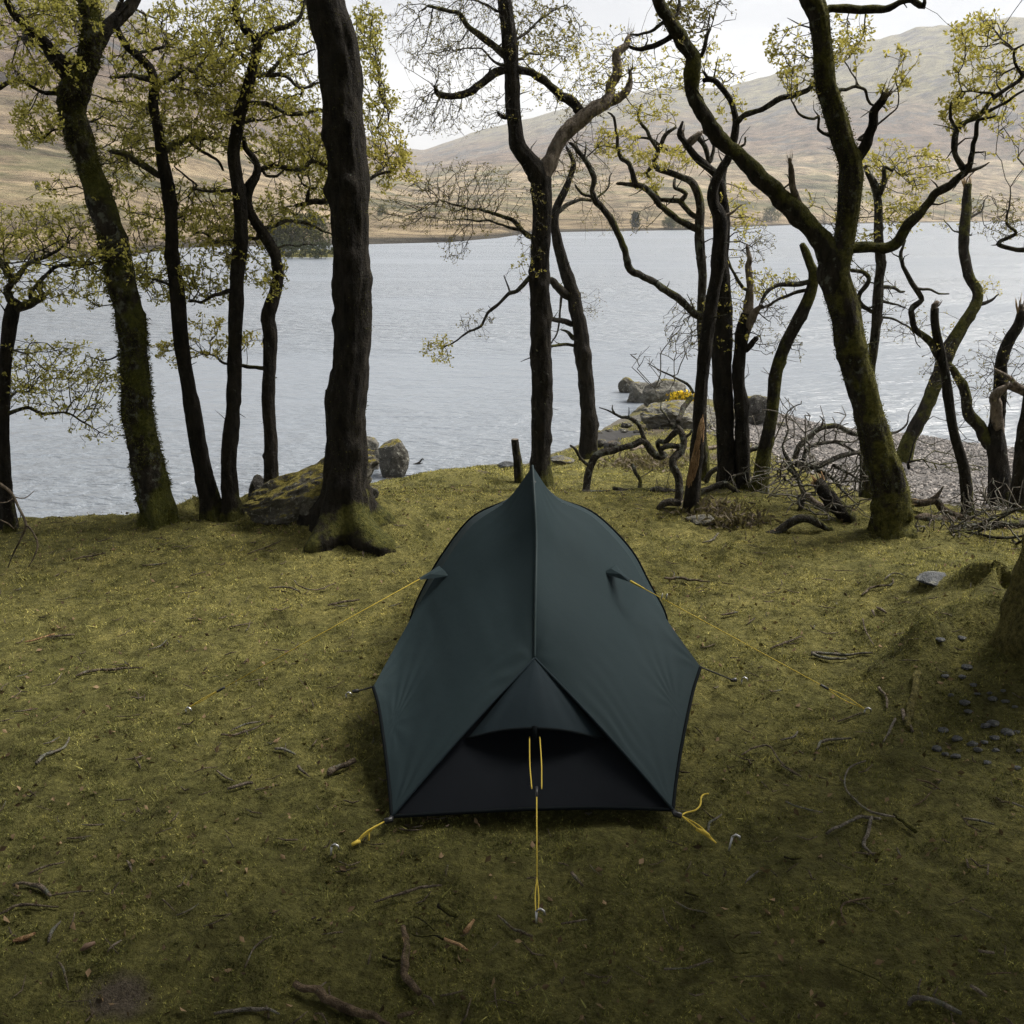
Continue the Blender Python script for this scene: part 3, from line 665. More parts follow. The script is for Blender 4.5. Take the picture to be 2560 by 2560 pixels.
make_tree('oak_tree', 'leaning shaggy oak with tufted moss and lichen trunk, second from the left edge', ('B', 855, 1425),
    tr('B', (860, 1430, 165), (830, 1300, 175), (800, 1150, 175), (765, 950, 160), (740, 780, 152), (725, 600, 150), (710, 430, 148), (680, 250, 138), (650, 90, 138)) + tr('A', (610, 1290, 140), (545, 1080, 145), (500, 950, 128), (450, 800, 132), (410, 680, 138), (392, 560, 138), (420, 455, 140), (470, 330, 112), (495, 200, 106), (480, 80, 95), (455, -60, 88)),
    [(tr('A', (400, 420, 100), (310, 310, 80), (230, 220, 64), (130, 130, 50), (60, 50, 42), (15, -50, 36)), -.3, M_BARK), (tr('A', (500, 300, 80), (560, 180, 80), (620, 110, 78), (690, 40, 72), (750, -40, 66)), .2, M_BARK),
     (tr('A', (350, 495, 28), (240, 495, 22), (190, 465, 20), (100, 425, 20), (0, 470, 22), (-80, 520, 20)), -.2), (tr('A', (200, 210, 40), (150, 215, 30), (100, 200, 20)), .3), (tr('A', (430, 150, 26), (380, 70, 24), (330, 10, 20), (280, -40, 16)), .3),
     (tr('A', (350, 690, 14), (280, 710, 10), (200, 760, 6)), -.1), (tr('B', (640, 530, 9), (560, 560, 7), (470, 545, 4)), .1)],
    [(70, 40, 70, 55, 150, -.6, .5, *LF), (130, 20, 60, 40, 90, -.4, .8, *LF), (85, 140, 70, 28, 110, -.4, .5, *LF), (75, 235, 45, 34, 90, -.3, .4, *LF), (225, 250, 55, 60, 120, .1, .9, *LF), (130, 370, 60, 40, 40, 0, .6, M_LEAF, .8, 4, .045), (180, 555, 20, 25, 16, -.1, .3, M_LEAF, .9, 4, .045), (180, 680, 22, 22, 14, -.1, .3, M_LEAF, .9, 4, .045)],
    mbark=M_SHAG, mlimb=M_BARK, shag=22000, shagl=.032, amp=.2, ext=[(('A', 455, -55, 86), 0, -.3, 1.6), (('A', 750, -40, 60), .2, .5, 1.2)])
make_tree('oak_tree', 'slender dark oak leaning left, third from the left edge, beside the shaggy trunk', ('B', 1130, 1402),
    tr('B', (1135, 1405, 105), (1105, 1220, 95), (1060, 1000, 84), (1030, 850, 80), (1000, 650, 77), (970, 400, 78), (950, 150, 74)) + tr('A', (930, 1350, 74), (915, 1150, 70), (895, 1000, 68), (875, 880, 64), (850, 700, 56), (822, 560, 54), (826, 450, 50), (805, 370, 45), (740, 300, 42), (680, 250, 39), (640, 180, 35), (622, 100, 30), (650, 10, 26)),
    [(tr('A', (850, 940, 40), (760, 880, 36), (690, 835, 32), (605, 812, 26)), -.2), (tr('A', (880, 820, 36), (930, 780, 33), (1000, 745, 30), (1090, 745, 27), (1170, 740, 20)), .3), (tr('A', (1010, 755, 20), (1080, 820, 18), (1150, 850, 16), (1200, 910, 12)), .1),
     (tr('A', (800, 430, 32), (740, 415, 28), (680, 405, 25), (600, 415, 16)), -.2), (tr('A', (760, 285, 22), (830, 270, 20), (885, 255, 15), (880, 220, 10)), .1), (tr('A', (850, 450, 26), (930, 420, 22), (990, 380, 18), (1050, 390, 16), (1100, 320, 12), (1140, 270, 8)), .3),
     (tr('B', (905, 160, 18), (840, 130, 14), (740, 125, 9)), .2), (tr('A', (890, 1180, 14), (960, 1160, 11), (1010, 1100, 7)), .2)],
    [(300, 110, 80, 80, 230, -.3, .9, *LF), (360, 180, 70, 80, 230, -.2, 1.0, *LF), (300, 250, 60, 50, 130, -.2, .8, *LF), (250, 340, 50, 60, 80, 0, .8, *LF), (290, 430, 50, 40, 70, 0, .7, *LF), (310, 530, 45, 35, 80, 0, .6, *LF), (360, 50, 70, 50, 110, 0, .9, *LF)],
    mbark=M_BARKD, ext=[(('A', 650, 10, 25), .1, .2, 1.2)])
make_tree('oak_tree', 'straight dark oak with an upper fork, fourth from the left edge', ('B', 1240, 1405),
    tr('B', (1242, 1405, 105), (1232, 1250, 86), (1232, 1050, 84), (1245, 850, 80), (1255, 650, 79), (1255, 450, 75), (1260, 250, 74), (1275, 50, 70)) + tr('A', (1288, 1270, 74), (1285, 1100, 74), (1265, 950, 70), (1255, 830, 67), (1275, 700, 62), (1292, 600, 60), (1330, 480, 57), (1358, 350, 52), (1385, 250, 45), (1360, 200, 40), (1300, 140, 38), (1265, 80, 36), (1262, 20, 33), (1295, -50, 30)),
    [(tr('A', (1388, 250, 36), (1412, 200, 33), (1470, 165, 30), (1560, 130, 27), (1612, 90, 22), (1640, 10, 18), (1650, -40, 15)), .1), (tr('A', (1350, 325, 24), (1290, 280, 21), (1270, 230, 14)), .1),
     (tr('A', (1370, 400, 29), (1450, 400, 26), (1510, 400, 23), (1560, 430, 20), (1610, 465, 18), (1720, 450, 13)), .3), (tr('A', (1440, 395, 22), (1480, 350, 20), (1510, 310, 18), (1570, 290, 16), (1640, 300, 12), (1690, 265, 8)), .1),
     (tr('A', (1320, 545, 30), (1440, 560, 27), (1520, 600, 24), (1600, 610, 20), (1700, 580, 16), (1760, 610, 12)), .3), (tr('A', (1300, 660, 15), (1420, 640, 12), (1530, 610, 9)), .2),
     (tr('A', (1240, 1020, 18), (1120, 1025, 15), (1030, 1010, 13), (1050, 990, 11), (980, 930, 9), (930, 890, 7)), .1), (tr('B', (1225, 190, 24), (1140, 215, 20), (1090, 240, 17), (1010, 245, 11)), .2), (tr('A', (1380, 300, 20), (1320, 60, 0.1)), 0)][:8],
    [(450, 60, 60, 60, 170, -.3, .8, *LF), (530, 60, 60, 60, 150, -.2, .8, *LF), (430, 160, 55, 60, 150, -.1, .8, *LF), (530, 170, 60, 50, 120, -.1, .8, *LF), (560, 215, 45, 30, 50, 0, .6, *LF), (430, 250, 45, 35, 90, 0, .7, *LF), (380, 390, 55, 40, 90, 0, .6, *LF), (400, 480, 60, 40, 80, 0, .5, *LF), (380, 550, 40, 25, 50, 0, .4, *LF)],
    mbark=M_BARKD, ext=[(('A', 1295, -50, 30), 0, .1, 1.3), (('A', 1650, -40, 15), .1, .3, 1.0)])
make_tree('oak_tree', 'crooked thin oak with a knobbly bend, just left of the biggest trunk', ('B', 1452, 1372),
    tr('B', (1455, 1375, 85), (1456, 1200, 77), (1455, 1000, 70), (1440, 800, 67), (1440, 600, 69), (1446, 430, 72), (1432, 320, 70), (1465, 220, 61), (1490, 110, 57), (1478, 20, 53)) + tr('A', (1462, 1350, 56), (1410, 1260, 54), (1350, 1170, 50), (1325, 1080, 46), (1340, 1010, 48), (1370, 960, 44), (1382, 900, 38), (1360, 850, 34), (1320, 800, 28), (1310, 740, 20)),
    [(tr('A', (1325, 995, 34), (1400, 910, 32), (1480, 890, 30), (1560, 905, 28), (1630, 905, 26), (1670, 865, 24), (1740, 890, 23), (1830, 930, 22)) + tr('C', (60, 1000, 24), (160, 968, 22), (200, 945, 18), (270, 918, 14), (340, 880, 9)), .35), (tr('C', (190, 950, 14), (230, 900, 11), (260, 850, 8), (300, 800, 5)), .2),
     (tr('A', (1400, 1228, 24), (1470, 1215, 22), (1550, 1190, 19), (1620, 1200, 17), (1690, 1215, 15), (1740, 1245, 12), (1800, 1260, 9)), .3), (tr('A', (1375, 1280, 20), (1300, 1280, 18), (1220, 1290, 16), (1150, 1290, 14), (1110, 1255, 11), (1060, 1250, 7)), .2),
     (tr('A', (1478, 1335, 12), (1560, 1310, 10), (1700, 1310, 7)), .2), (tr('B', (1410, 602, 24), (1320, 590, 21), (1200, 570, 15), (1130, 520, 9)), .2), (tr('A', (1780, 1065, 34), (1740, 1080, 32), (1680, 1092, 28), (1595, 1112, 22)), 0), (tr('A', (1650, 1088, 24), (1650, 1040, 20), (1662, 1008, 16), (1700, 1000, 12)), 0), (tr('A', (1400, 900, 16), (1440, 940, 16), (1500, 945, 14), (1530, 910, 9)), 0)],
    [(560, 285, 70, 35, 190, 0, .8, *LF), (600, 300, 50, 45, 120, .1, .8, *LF), (725, 290, 40, 45, 150, .1, .7, M_LEAFY, .95, 6, .05), (745, 330, 35, 30, 70, .1, .7, M_LEAFY, .95, 6, .05), (700, 130, 22, 60, 60, .1, .5, M_LEAF, .95, 5, .045), (715, 215, 25, 45, 60, .1, .5, M_LEAF, .95, 5, .045), (690, 50, 22, 55, 60, .1, .6, M_LEAF, .95, 5, .045),
     (560, 385, 60, 32, 90, 0, .6, *LF), (440, 420, 70, 35, 130, 0, .6, *LF), (400, 640, 60, 32, 110, 0, .45, M_LEAFY, .95, 5, .045), (330, 665, 28, 24, 40, 0, .3, M_LEAFY, .95, 5, .045), (470, 635, 28, 22, 40, 0, .3, M_LEAFY, .95, 5, .045), (520, 530, 18, 25, 30, -.1, .1, M_LEAF, .95, 5, .045), (480, 500, 50, 35, 60, 0, .5, *LF)], mbark=M_BARK)
make_tree('oak_tree', 'thickest near-black trunk with a moss-covered root flare, left of the tent', ('O', 650, 985),
    tr('O', (648, 985, 128), (650, 945, 96), (652, 900, 82), (655, 850, 77), (652, 790, 76), (654, 745, 74), (661, 690, 66), (664, 600, 69), (663, 555, 72), (662, 500, 66), (660, 400, 69), (656, 300, 74), (648, 200, 75), (640, 120, 78), (628, 60, 74), (614, 0, 67), (602, -60, 64)),
    [],
    [], mbark=M_BARKD, sides=48, flare=.75, amp=.13, ext=[(('O', 602, -60, 63), 0, -.2, 1.8)], shag=2500)
make_tree('oak_tree', 'forked central oak rising behind the tent peak, limbs mostly bare', ('F', 1085, 1235),
    tr('F', (1085, 1235, 128), (1075, 1120, 118), (1080, 1000, 108), (1086, 700, 111), (1076, 400, 111), (1072, 100, 104)) + tr('C', (1075, 1300, 100), (1080, 1150, 98), (1080, 1000, 106), (1060, 925, 118), (1000, 850, 92), (950, 780, 84), (936, 680, 79), (930, 560, 74), (930, 450, 74), (916, 300, 78), (906, 200, 78), (896, 100, 75), (882, 0, 74), (872, -70, 70)),
    [(tr('C', (1090, 930, 95), (1130, 870, 88), (1155, 800, 84), (1210, 720, 80), (1280, 660, 80), (1350, 600, 78), (1425, 555, 70), (1450, 480, 56), (1488, 390, 54), (1490, 290, 50), (1538, 245, 38), (1552, 185, 14)), .25, M_DEAD, .14), (tr('C', (1450, 545, 46), (1530, 500, 44), (1558, 450, 34), (1560, 375, 14)), 0, M_DEAD, .1),
     (tr('C', (955, 375, 44), (1040, 400, 44), (1130, 460, 46), (1200, 520, 50), (1280, 575, 54), (1315, 620, 56)), .2, M_BARK), (tr('C', (900, 370, 48), (830, 390, 45), (770, 440, 44), (700, 485, 42), (600, 515, 36), (525, 512, 32), (508, 470, 16)), -.3, M_BARK, .08),
     (tr('C', (890, 300, 46), (810, 240, 40), (730, 180, 34), (670, 120, 30), (630, 70, 24), (560, 55, 20), (470, 20, 14)), -.2), (tr('C', (1015, 1265, 30), (960, 1215, 26), (900, 1172, 22), (820, 1145, 18), (740, 1130, 14), (640, 1108, 10), (540, 1070, 6)), -.2), (tr('C', (980, 1235, 20), (900, 1218, 15), (820, 1190, 12), (740, 1190, 9), (620, 1170, 6)), .3),
     (tr('F', (1030, 105, 28), (990, 150, 25), (950, 190, 23), (910, 200, 21), (860, 250, 18), (800, 300, 16), (760, 380, 14), (690, 400, 12), (620, 450, 10), (560, 490, 7)), -.2), (tr('F', (920, 195, 12), (900, 150, 9), (880, 110, 5)), .1), (tr('C', (940, 215, 18), (1010, 170, 14), (1080, 100, 11), (1150, 60, 9), (1210, 20, 6)), .3), (tr('C', (910, 620, 26), (870, 625, 22), (840, 600, 12)), -.1, M_BARK, .05),
     (tr('C', (900, 350, 18), (830, 340, 14), (760, 270, 10), (640, 270, 7)), -.3), (tr('C', (950, 320, 16), (1010, 300, 12), (1080, 290, 8)), .3), (tr('C', (850, 60, 16), (780, 20, 12), (700, 0, 9)), .2)],
    [(800, 60, 60, 55, 130, -.6, .4, *BD), (880, 85, 70, 60, 170, -.5, .4, *BD), (830, 110, 60, 30, 90, -.5, .2, *BD), (860, 205, 90, 40, 190, -.5, .3, *BD), (800, 225, 35, 28, 50, -.5, .2, *BD), (1030, 60, 60, 50, 140, -.1, .7, M_BUD, .75, 4, .03), (1060, 130, 70, 55, 220, -.1, .8, M_LEAFY, .6, 3, .026), (1150, 110, 80, 50, 200, 0, .8, M_LEAFY, .7, 3, .028), (1210, 160, 80, 45, 200, 0, .8, M_LEAFY, .6, 3, .026), (1100, 190, 60, 35, 110, 0, .7, *BD), (920, 20, 80, 25, 80, -.3, .5, *BD),
     (800, 390, 90, 40, 180, -.6, .3, *BD), (870, 350, 80, 40, 150, -.5, .3, *BD), (900, 415, 60, 25, 60, -.3, .3, *BD), (860, 470, 22, 22, 30, -.2, .1, *BD), (828, 660, 24, 24, 60, -.3, 0, M_LEAFY, .9, 4, .035), (900, 610, 30, 25, 30, -.3, 0, *BD), (990, 510, 28, 25, 30, -.3, 0, M_LEAFY, .7, 3, .03), (1090, 310, 55, 45, 90, 0, .6, *BD), (1000, 420, 30, 60, 50, -.3, -.08, *BD)],
    mbark=M_BARK, flare=.25, ext=[(('C', 872, -70, 68), 0, -.1, 1.5)], r0=.0015)
make_tree('oak_tree', 'dark leaning oak at the water just right of the central trunk', ('F', 1345, 1082),
    tr('F', (1345, 1085, 98), (1342, 900, 90), (1330, 750, 85), (1310, 600, 85), (1292, 420, 84), (1270, 300, 75), (1242, 170, 70), (1202, 60, 64)) + tr('C', (1160, 1280, 50), (1146, 1180, 45), (1160, 1110, 42), (1200, 1030, 38), (1240, 940, 32), (1256, 880, 28), (1232, 820, 20), (1215, 790, 14)),
    [(tr('C', (1165, 1140, 26), (1230, 1090, 22), (1300, 1065, 18), (1370, 1075, 14), (1430, 1020, 10), (1450, 930, 8)), .3), (tr('F', (1240, 365, 32), (1190, 345, 30), (1120, 340, 26)), -.2, M_BARK), (tr('F', (1265, 480, 18), (1200, 478, 16), (1140, 490, 12)), -.2), (tr('F', (1225, 215, 48), (1180, 180, 44), (1130, 130, 34)), -.2, M_BARK), (tr('F', (1190, 200, 14), (1180, 320, 12), (1160, 420, 10), (1140, 475, 7)), -.1), (tr('C', (1140, 1170, 16), (1090, 1150, 12), (1060, 1180, 9), (1040, 1250, 6)), -.6), (tr('F', (1255, 440, 26), (1225, 410, 18), (1190, 400, 8)), 0)],
    [(1110, 570, 28, 25, 40, -.1, .2, *BD), (1095, 330, 55, 40, 60, 0, .5, *BD), (1130, 400, 40, 40, 40, 0, .4, *BD), (1095, 250, 40, 40, 40, 0, .4, *BD)], mbark=M_BARKD, flare=.2, lean=.1, r0=.0016)
t8 = make_tree('oak_tree', 'dead oak stem with bark stripped to torn orange wood near its foot', ('E', 138, 1375),
    tr('E', (138, 1375, 90), (150, 1230, 78), (170, 1050, 70), (190, 850, 70), (205, 650, 72), (230, 450, 70), (260, 250, 70), (285, 100, 66)) + tr('D', (296, 1400, 84), (302, 1250, 75), (296, 1150, 73), (262, 1080, 60), (266, 1000, 58), (310, 910, 50), (350, 850, 45), (382, 740, 42), (392, 660, 36), (380, 600, 34), (360, 540, 33), (310, 470, 31), (270, 432, 30), (215, 436, 22)),
    [(tr('D', (395, 655, 34), (430, 620, 32), (520, 590, 30), (600, 545, 29), (700, 515, 27), (780, 490, 25), (800, 458, 18)), -.3, M_LIMB), (tr('D', (260, 430, 24), (220, 420, 20), (205, 390, 14)), 0, M_LIMB), (tr('D', (330, 1160, 18), (380, 1130, 14), (425, 1095, 6)), 0, M_DEAD), (tr('D', (390, 790, 16), (425, 770, 14), (435, 735, 8)), 0)],
    [(1320, 130, 70, 45, 130, 0, .6, M_LEAFY, .8, 3, .035), (1375, 180, 30, 40, 40, 0, .5, M_LEAFY, .8, 4, .035)], mbark=M_BARKD, flare=.2, r0=.0016)
make_tree('oak_tree', 'thick dark multi-stem oak behind the stripped stem, gnarled lichened branches', ('E', 340, 1245),
    tr('E', (345, 1245, 100), (332, 1050, 98), (320, 800, 100), (312, 500, 102), (312, 250, 96), (312, 50, 84)) + tr('D', (320, 1280, 70), (310, 1100, 54), (288, 960, 46), (230, 900, 42), (160, 840, 40), (110, 770, 32), (76, 720, 28), (96, 650, 12)),
    [(tr('E', (190, 320, 46), (130, 275, 42), (50, 205, 40), (0, 170, 38)) + tr('F', (1640, 110, 38), (1580, 82, 38), (1550, 40, 38)) + tr('C', (1545, 1390, 38), (1510, 1280, 38), (1450, 1165, 36), (1372, 1082, 34), (1347, 1030, 30), (1362, 950, 28), (1330, 870, 26), (1270, 790, 22), (1235, 770, 14)), -.3, M_LIMB),
     (tr('C', (1350, 1060, 18), (1300, 1030, 16), (1260, 985, 10)), 0), (tr('D', (200, 710, 30), (130, 790, 26), (90, 700, 18)), 0, M_DEAD, .08), (tr('D', (220, 780, 26), (250, 870, 22), (270, 760, 16), (200, 700, 12)), .1), (tr('D', (330, 1050, 22), (330, 930, 18), (350, 850, 12)), .1)],
    [(1370, 600, 35, 60, 120, -.1, .4, M_LEAFY, .8, 3, .03), (1395, 400, 40, 45, 120, 0, .5, M_LEAFY, .8, 4, .035), (1290, 620, 28, 48, 90, 0, .4, *BD), (1160, 265, 35, 28, 60, -.4, .1, M_LEAFY, .9, 5, .04), (1430, 460, 30, 30, 40, 0, .3, *BD)], mbark=M_BARKD, r0=.0016)
make_tree('oak_tree', 'slim lichened oak stem with coiling branches behind the stripped stem', ('E', 212, 1195),
    tr('E', (212, 1195, 56), (210, 900, 46), (205, 500, 45), (200, 300, 46), (205, 100, 46)) + tr('D', (198, 1400, 52), (188, 1250, 52), (190, 1100, 45), (150, 990, 38), (80, 950, 35), (10, 922, 31)) + tr('C', (1700, 905, 28), (1682, 860, 26), (1712, 790, 24), (1742, 720, 20), (1800, 680, 12)),
    [(tr('C', (1930, 1235, 38), (1830, 1190, 36), (1720, 1110, 34), (1670, 1040, 32), (1600, 1000, 28), (1490, 993, 18)), -.2), (tr('C', (1590, 995, 28), (1552, 890, 26), (1502, 830, 22), (1486, 720, 18), (1470, 620, 14), (1440, 600, 8)), -.1), (tr('C', (1900, 1160, 30), (1820, 1085, 26), (1710, 1072, 22), (1680, 1030, 16)), .1), (tr('C', (1700, 800, 20), (1650, 700, 18), (1600, 640, 16), (1610, 560, 10)), 0), (tr('C', (1720, 780, 18), (1660, 740, 14), (1560, 730, 9)), .1), (tr('C', (1690, 880, 22), (1640, 930, 18), (1660, 960, 12)), 0), (tr('C', (1860, 1040, 24), (1800, 1010, 20), (1800, 960, 14)), 0.1)],
    [(1162, 275, 32, 22, 50, -.2, .1, *LY), (1257, 300, 48, 20, 120, -.2, .2, *LY), (1225, 345, 26, 16, 50, -.2, .2, *LY), (1235, 210, 40, 30, 60, -.1, .3, M_LEAFY, .8, 4, .035), (1200, 420, 30, 20, 12, -.1, .1, *BD)], mbark=M_LIMB, mlimb=M_LIMB, flare=.2, r0=.0016)
t10 = make_tree('oak_snag', 'snapped oak snag ending in a tall grey splintered spike', ('E', 420, 1248),
    tr('E', (422, 1250, 88), (416, 1000, 72), (415, 800, 74), (402, 650, 62), (410, 500, 70), (420, 400, 74), (445, 310, 66)),
    [(tr('E', (450, 320, 60), (462, 180, 38), (458, 60, 32)) + tr('D', (460, 1400, 30), (452, 1322, 14)), 0, M_DEAD, .05), (tr('E', (440, 400, 52), (480, 330, 44), (525, 265, 20)), -.15, M_DEAD, .16), (tr('E', (440, 500, 36), (470, 475, 32), (492, 440, 26)), -.1, M_BARK, .05), (tr('E', (430, 180, 20), (380, 110, 18), (340, 20, 14)), .1)],
    [(1450, 615, 30, 38, 60, 0, .3, *BD), (1370, 510, 25, 40, 40, 0, .3, M_LEAFY, .6, 3, .03)], mbark=M_BARKD, flare=.25)
make_tree('oak_tree', 'bent oak leaning right with yellow moss, just right of the splintered snag', ('E', 510, 1265),
    tr('E', (508, 1265, 92), (540, 1050, 72), (580, 850, 66), (602, 650, 65), (650, 480, 63), (720, 340, 64), (775, 220, 59), (800, 100, 55), (780, 40, 48)) + tr('D', (758, 1350, 45), (738, 1305, 28)),
    [(tr('E', (785, 140, 30), (720, 147, 28), (620, 156, 25), (560, 190, 21), (528, 242, 15)), -.1), (tr('E', (760, 185, 22), (720, 190, 20), (640, 220, 17), (560, 270, 11)), .2), (tr('E', (810, 120, 24), (850, 110, 22), (900, 150, 15)), .1)],
    [(1457, 538, 38, 28, 90, -.1, .3, M_LEAFY, .8, 3, .035), (1500, 660, 18, 25, 20, 0, .2, *BD)], mbark=M_MOSSY, flare=.25, amp=.10)
make_tree('oak_tree', 'great mossy leaning oak splitting into a V, hollow at its foot, right of the tent', ('E', 1240, 1492),
    tr('E', (1240, 1492, 235), (1232, 1400, 205), (1212, 1280, 185), (1180, 1150, 168), (1120, 950, 158), (1070, 750, 153), (1022, 550, 153), (980, 350, 150), (940, 200, 156), (905, 80, 160)) + tr('D', (930, 1370, 150), (965, 1280, 116), (990, 1150, 110), (1000, 1000, 118), (1000, 880, 118), (960, 750, 110), (920, 600, 108), (872, 450, 104), (860, 330, 100), (850, 200, 100), (832, 80, 108), (792, 0, 118), (762, -70, 108)),
    [(tr('D', (900, 1390, 130), (840, 1290, 116), (740, 1170, 106), (620, 1050, 100), (500, 930, 94), (390, 820, 86), (290, 720, 85), (210, 620, 80), (150, 500, 79), (148, 400, 84), (152, 310, 84), (85, 200, 75), (22, 100, 66), (-10, 0, 64), (-20, -70, 60)), -.35, M_MOSSY),
     (tr('D', (1035, 850, 54), (1090, 770, 52), (1120, 680, 46), (1126, 590, 42), (1170, 530, 42), (1195, 495, 34)), -.1, M_BARKD, .1), (tr('D', (980, 1330, 64), (1100, 1325, 58), (1200, 1322, 56), (1260, 1290, 54), (1302, 1200, 52), (1370, 1130, 50), (1440, 1050, 48), (1530, 990, 46), (1600, 930, 40), (1632, 880, 30), (1660, 800, 27), (1666, 720, 24), (1692, 640, 18), (1785, 615, 8)), -.2, M_MOSSY),
     (tr('D', (1610, 920, 36), (1560, 820, 34), (1562, 740, 32), (1592, 660, 28), (1690, 620, 26), (1760, 540, 24), (1850, 470, 22), (1945, 390, 20)), .1), (tr('D', (1620, 920, 22), (1690, 895, 16), (1745, 878, 7)), 0), (tr('D', (1920, 395, 18), (1880, 330, 16), (1868, 270, 12), (1925, 225, 8)), 0), (tr('D', (1570, 690, 20), (1545, 640, 22), (1540, 560, 12)), 0), (tr('D', (1730, 600, 20), (1840, 560, 16), (1935, 490, 12)), -.1), (tr('D', (1760, 500, 16), (1680, 495, 14), (1600, 490, 8)), 0),
     (tr('D', (890, 45, 42), (960, 45, 42), (1080, 58, 42), (1180, 60, 38), (1260, 20, 36), (1330, 8, 36), (1395, 45, 34), (1402, 0, 14)), -.1, M_MOSSY), (tr('D', (920, 485, 20), (980, 475, 18), (1030, 455, 17), (1080, 480, 16), (1100, 530, 14), (1130, 560, 11), (1200, 590, 7)), .2), (tr('D', (890, 725, 20), (820, 690, 18), (830, 620, 16), (800, 630, 14), (720, 605, 12), (680, 550, 7)), -.2), (tr('D', (735, 1120, 46), (710, 1050, 42), (690, 960, 38), (680, 850, 12)), -.1, M_DEAD, .1), (tr('D', (205, 300, 24), (225, 230, 20), (240, 180, 17), (260, 148, 12)), 0), (tr('C', (1770, 205, 30), (1680, 240, 27), (1600, 265, 24), (1550, 245, 16)), -.1, M_BARK),
     (tr('D', (230, 410, 24), (280, 170, .1)), 0)][:15] + [(tr('D', (20, 60, 26), (70, 90, 22), (75, 20, 18), (65, -40, 14)), .1), (tr('C', (1760, 100, 22), (1650, 180, 16), (1570, 190, 10)), .2), (tr('D', (1040, 745, 16), (1100, 710, 13), (1180, 640, 10), (1250, 570, 8), (1260, 480, 5)), .1)],
    [(1490, 90, 30, 40, 50, -.2, .3, *LY), (1510, 130, 38, 40, 60, -.2, .3, *LY), (1600, 65, 38, 30, 60, 0, .4, *LY), (1595, 105, 28, 30, 30, 0, .3, *LY), (1700, 130, 32, 34, 26, 0, .3, *LY), (1690, 175, 28, 25, 16, 0, .3, *LY), (1860, 75, 50, 45, 130, -.1, .4, *LY), (1890, 130, 40, 40, 70, -.1, .4, *LY), (1825, 150, 30, 40, 50, -.1, .3, *LY), (1850, 205, 50, 20, 70, -.1, .3, *LY), (1795, 205, 18, 26, 45, -.1, .2, *LY), (1806, 245, 14, 14, 20, -.1, .1, *LY), (1290, 40, 40, 35, 60, -.3, .2, M_BUD, .8, 4, .035), (1340, 25, 40, 25, 30, -.2, .2, *BD), (1725, 395, 25, 12, 20, -.1, .1, *LY)],
    mbark=M_MOSSR, mlimb=M_LIMB, sides=40, flare=.18, amp=.10, dents=[(.06, -.15, .10, .055)], shag=20000, ext=[(('D', 762, -70, 106), 0, -.2, 1.6), (('D', -20, -70, 58), -.35, -.3, 1.3)])
make_tree('oak_tree', 'thin dark oak half hidden behind the great mossy leaning oak', ('E', 1078, 1300),
    tr('E', (1078, 1300, 66), (1082, 1100, 60), (1090, 800, 52), (1115, 550, 48), (1130, 400, 50), (1150, 200, 54), (1170, 50, 52)) + tr('D', (1168, 1400, 52), (1152, 1250, 46), (1150, 1100, 44), (1132, 1000, 40), (1102, 940, 30), (1080, 890, 18)),
    [(tr('D', (1155, 1050, 32), (1180, 980, 30), (1180, 900, 18), (1220, 920, 14), (1235, 895, 6)), 0), (tr('E', (1110, 300, 22), (1050, 240, 22), (1095, 130, 24), (1070, 90, 24), (1010, 80, 22)), -.1), (tr('E', (1160, 170, 20), (1225, 175, 17), (1275, 195, 14), (1300, 185, 8)), .1), (tr('E', (1160, 240, 16), (1230, 260, 12), (1300, 270, 7)), .1), (tr('E', (1165, 330, 14), (1250, 345, 11), (1320, 390, 9), (1370, 500, 4)), .1)],
    [(1678, 300, 42, 28, 90, 0, .5, *LY), (1730, 325, 52, 35, 130, 0, .5, *LY), (1690, 370, 50, 40, 130, 0, .5, M_LEAFY, .8, 4, .035), (1670, 425, 45, 30, 90, -.1, .4, M_LEAFY, .8, 4, .04), (1640, 560, 40, 50, 60, 0, .3, *BD), (1700, 600, 40, 40, 40, 0, .3, *BD), (1560, 400, 50, 40, 60, .2, .6, M_LEAFY, .5, 3, .03)], mbark=M_LIMB, flare=.2, r0=.0016)
make_tree('oak_tree', 'mossy oak leaning right behind the great oak, ending in a snapped top', ('E', 1290, 1110),
    tr('E', (1285, 1110, 82), (1310, 1000, 76), (1370, 880, 75), (1422, 770, 71), (1480, 640, 74), (1532, 500, 74), (1600, 380, 69), (1668, 265, 60), (1682, 190, 55), (1640, 110, 54), (1612, 0, 50)) + tr('D', (1608, 1300, 52), (1614, 1200, 50), (1622, 1080, 46), (1626, 990, 40)),
    [(tr('E', (1690, 262, 22), (1750, 240, 17), (1795, 210, 7)), 0, M_BARK), (tr('D', (1640, 1170, 14), (1700, 1130, 10), (1730, 1060, 5)), .2), (tr('D', (1650, 1260, 10), (1560, 1240, 8), (1500, 1180, 4)), 0)],
    [(1861, 545, 22, 18, 30, 0, .2, M_LEAFY, .9, 4, .035), (1790, 400, 35, 30, 50, 0, .4, M_LEAFY, .6, 3, .03), (1880, 410, 45, 40, 70, .1, .6, M_BUD, .6, 3, .03), (1780, 610, 25, 25, 30, 0, .2, M_LEAFY, .7, 3, .03)], mbark=M_MOSSY, broken=('top',), flare=.15, r0=.0016)
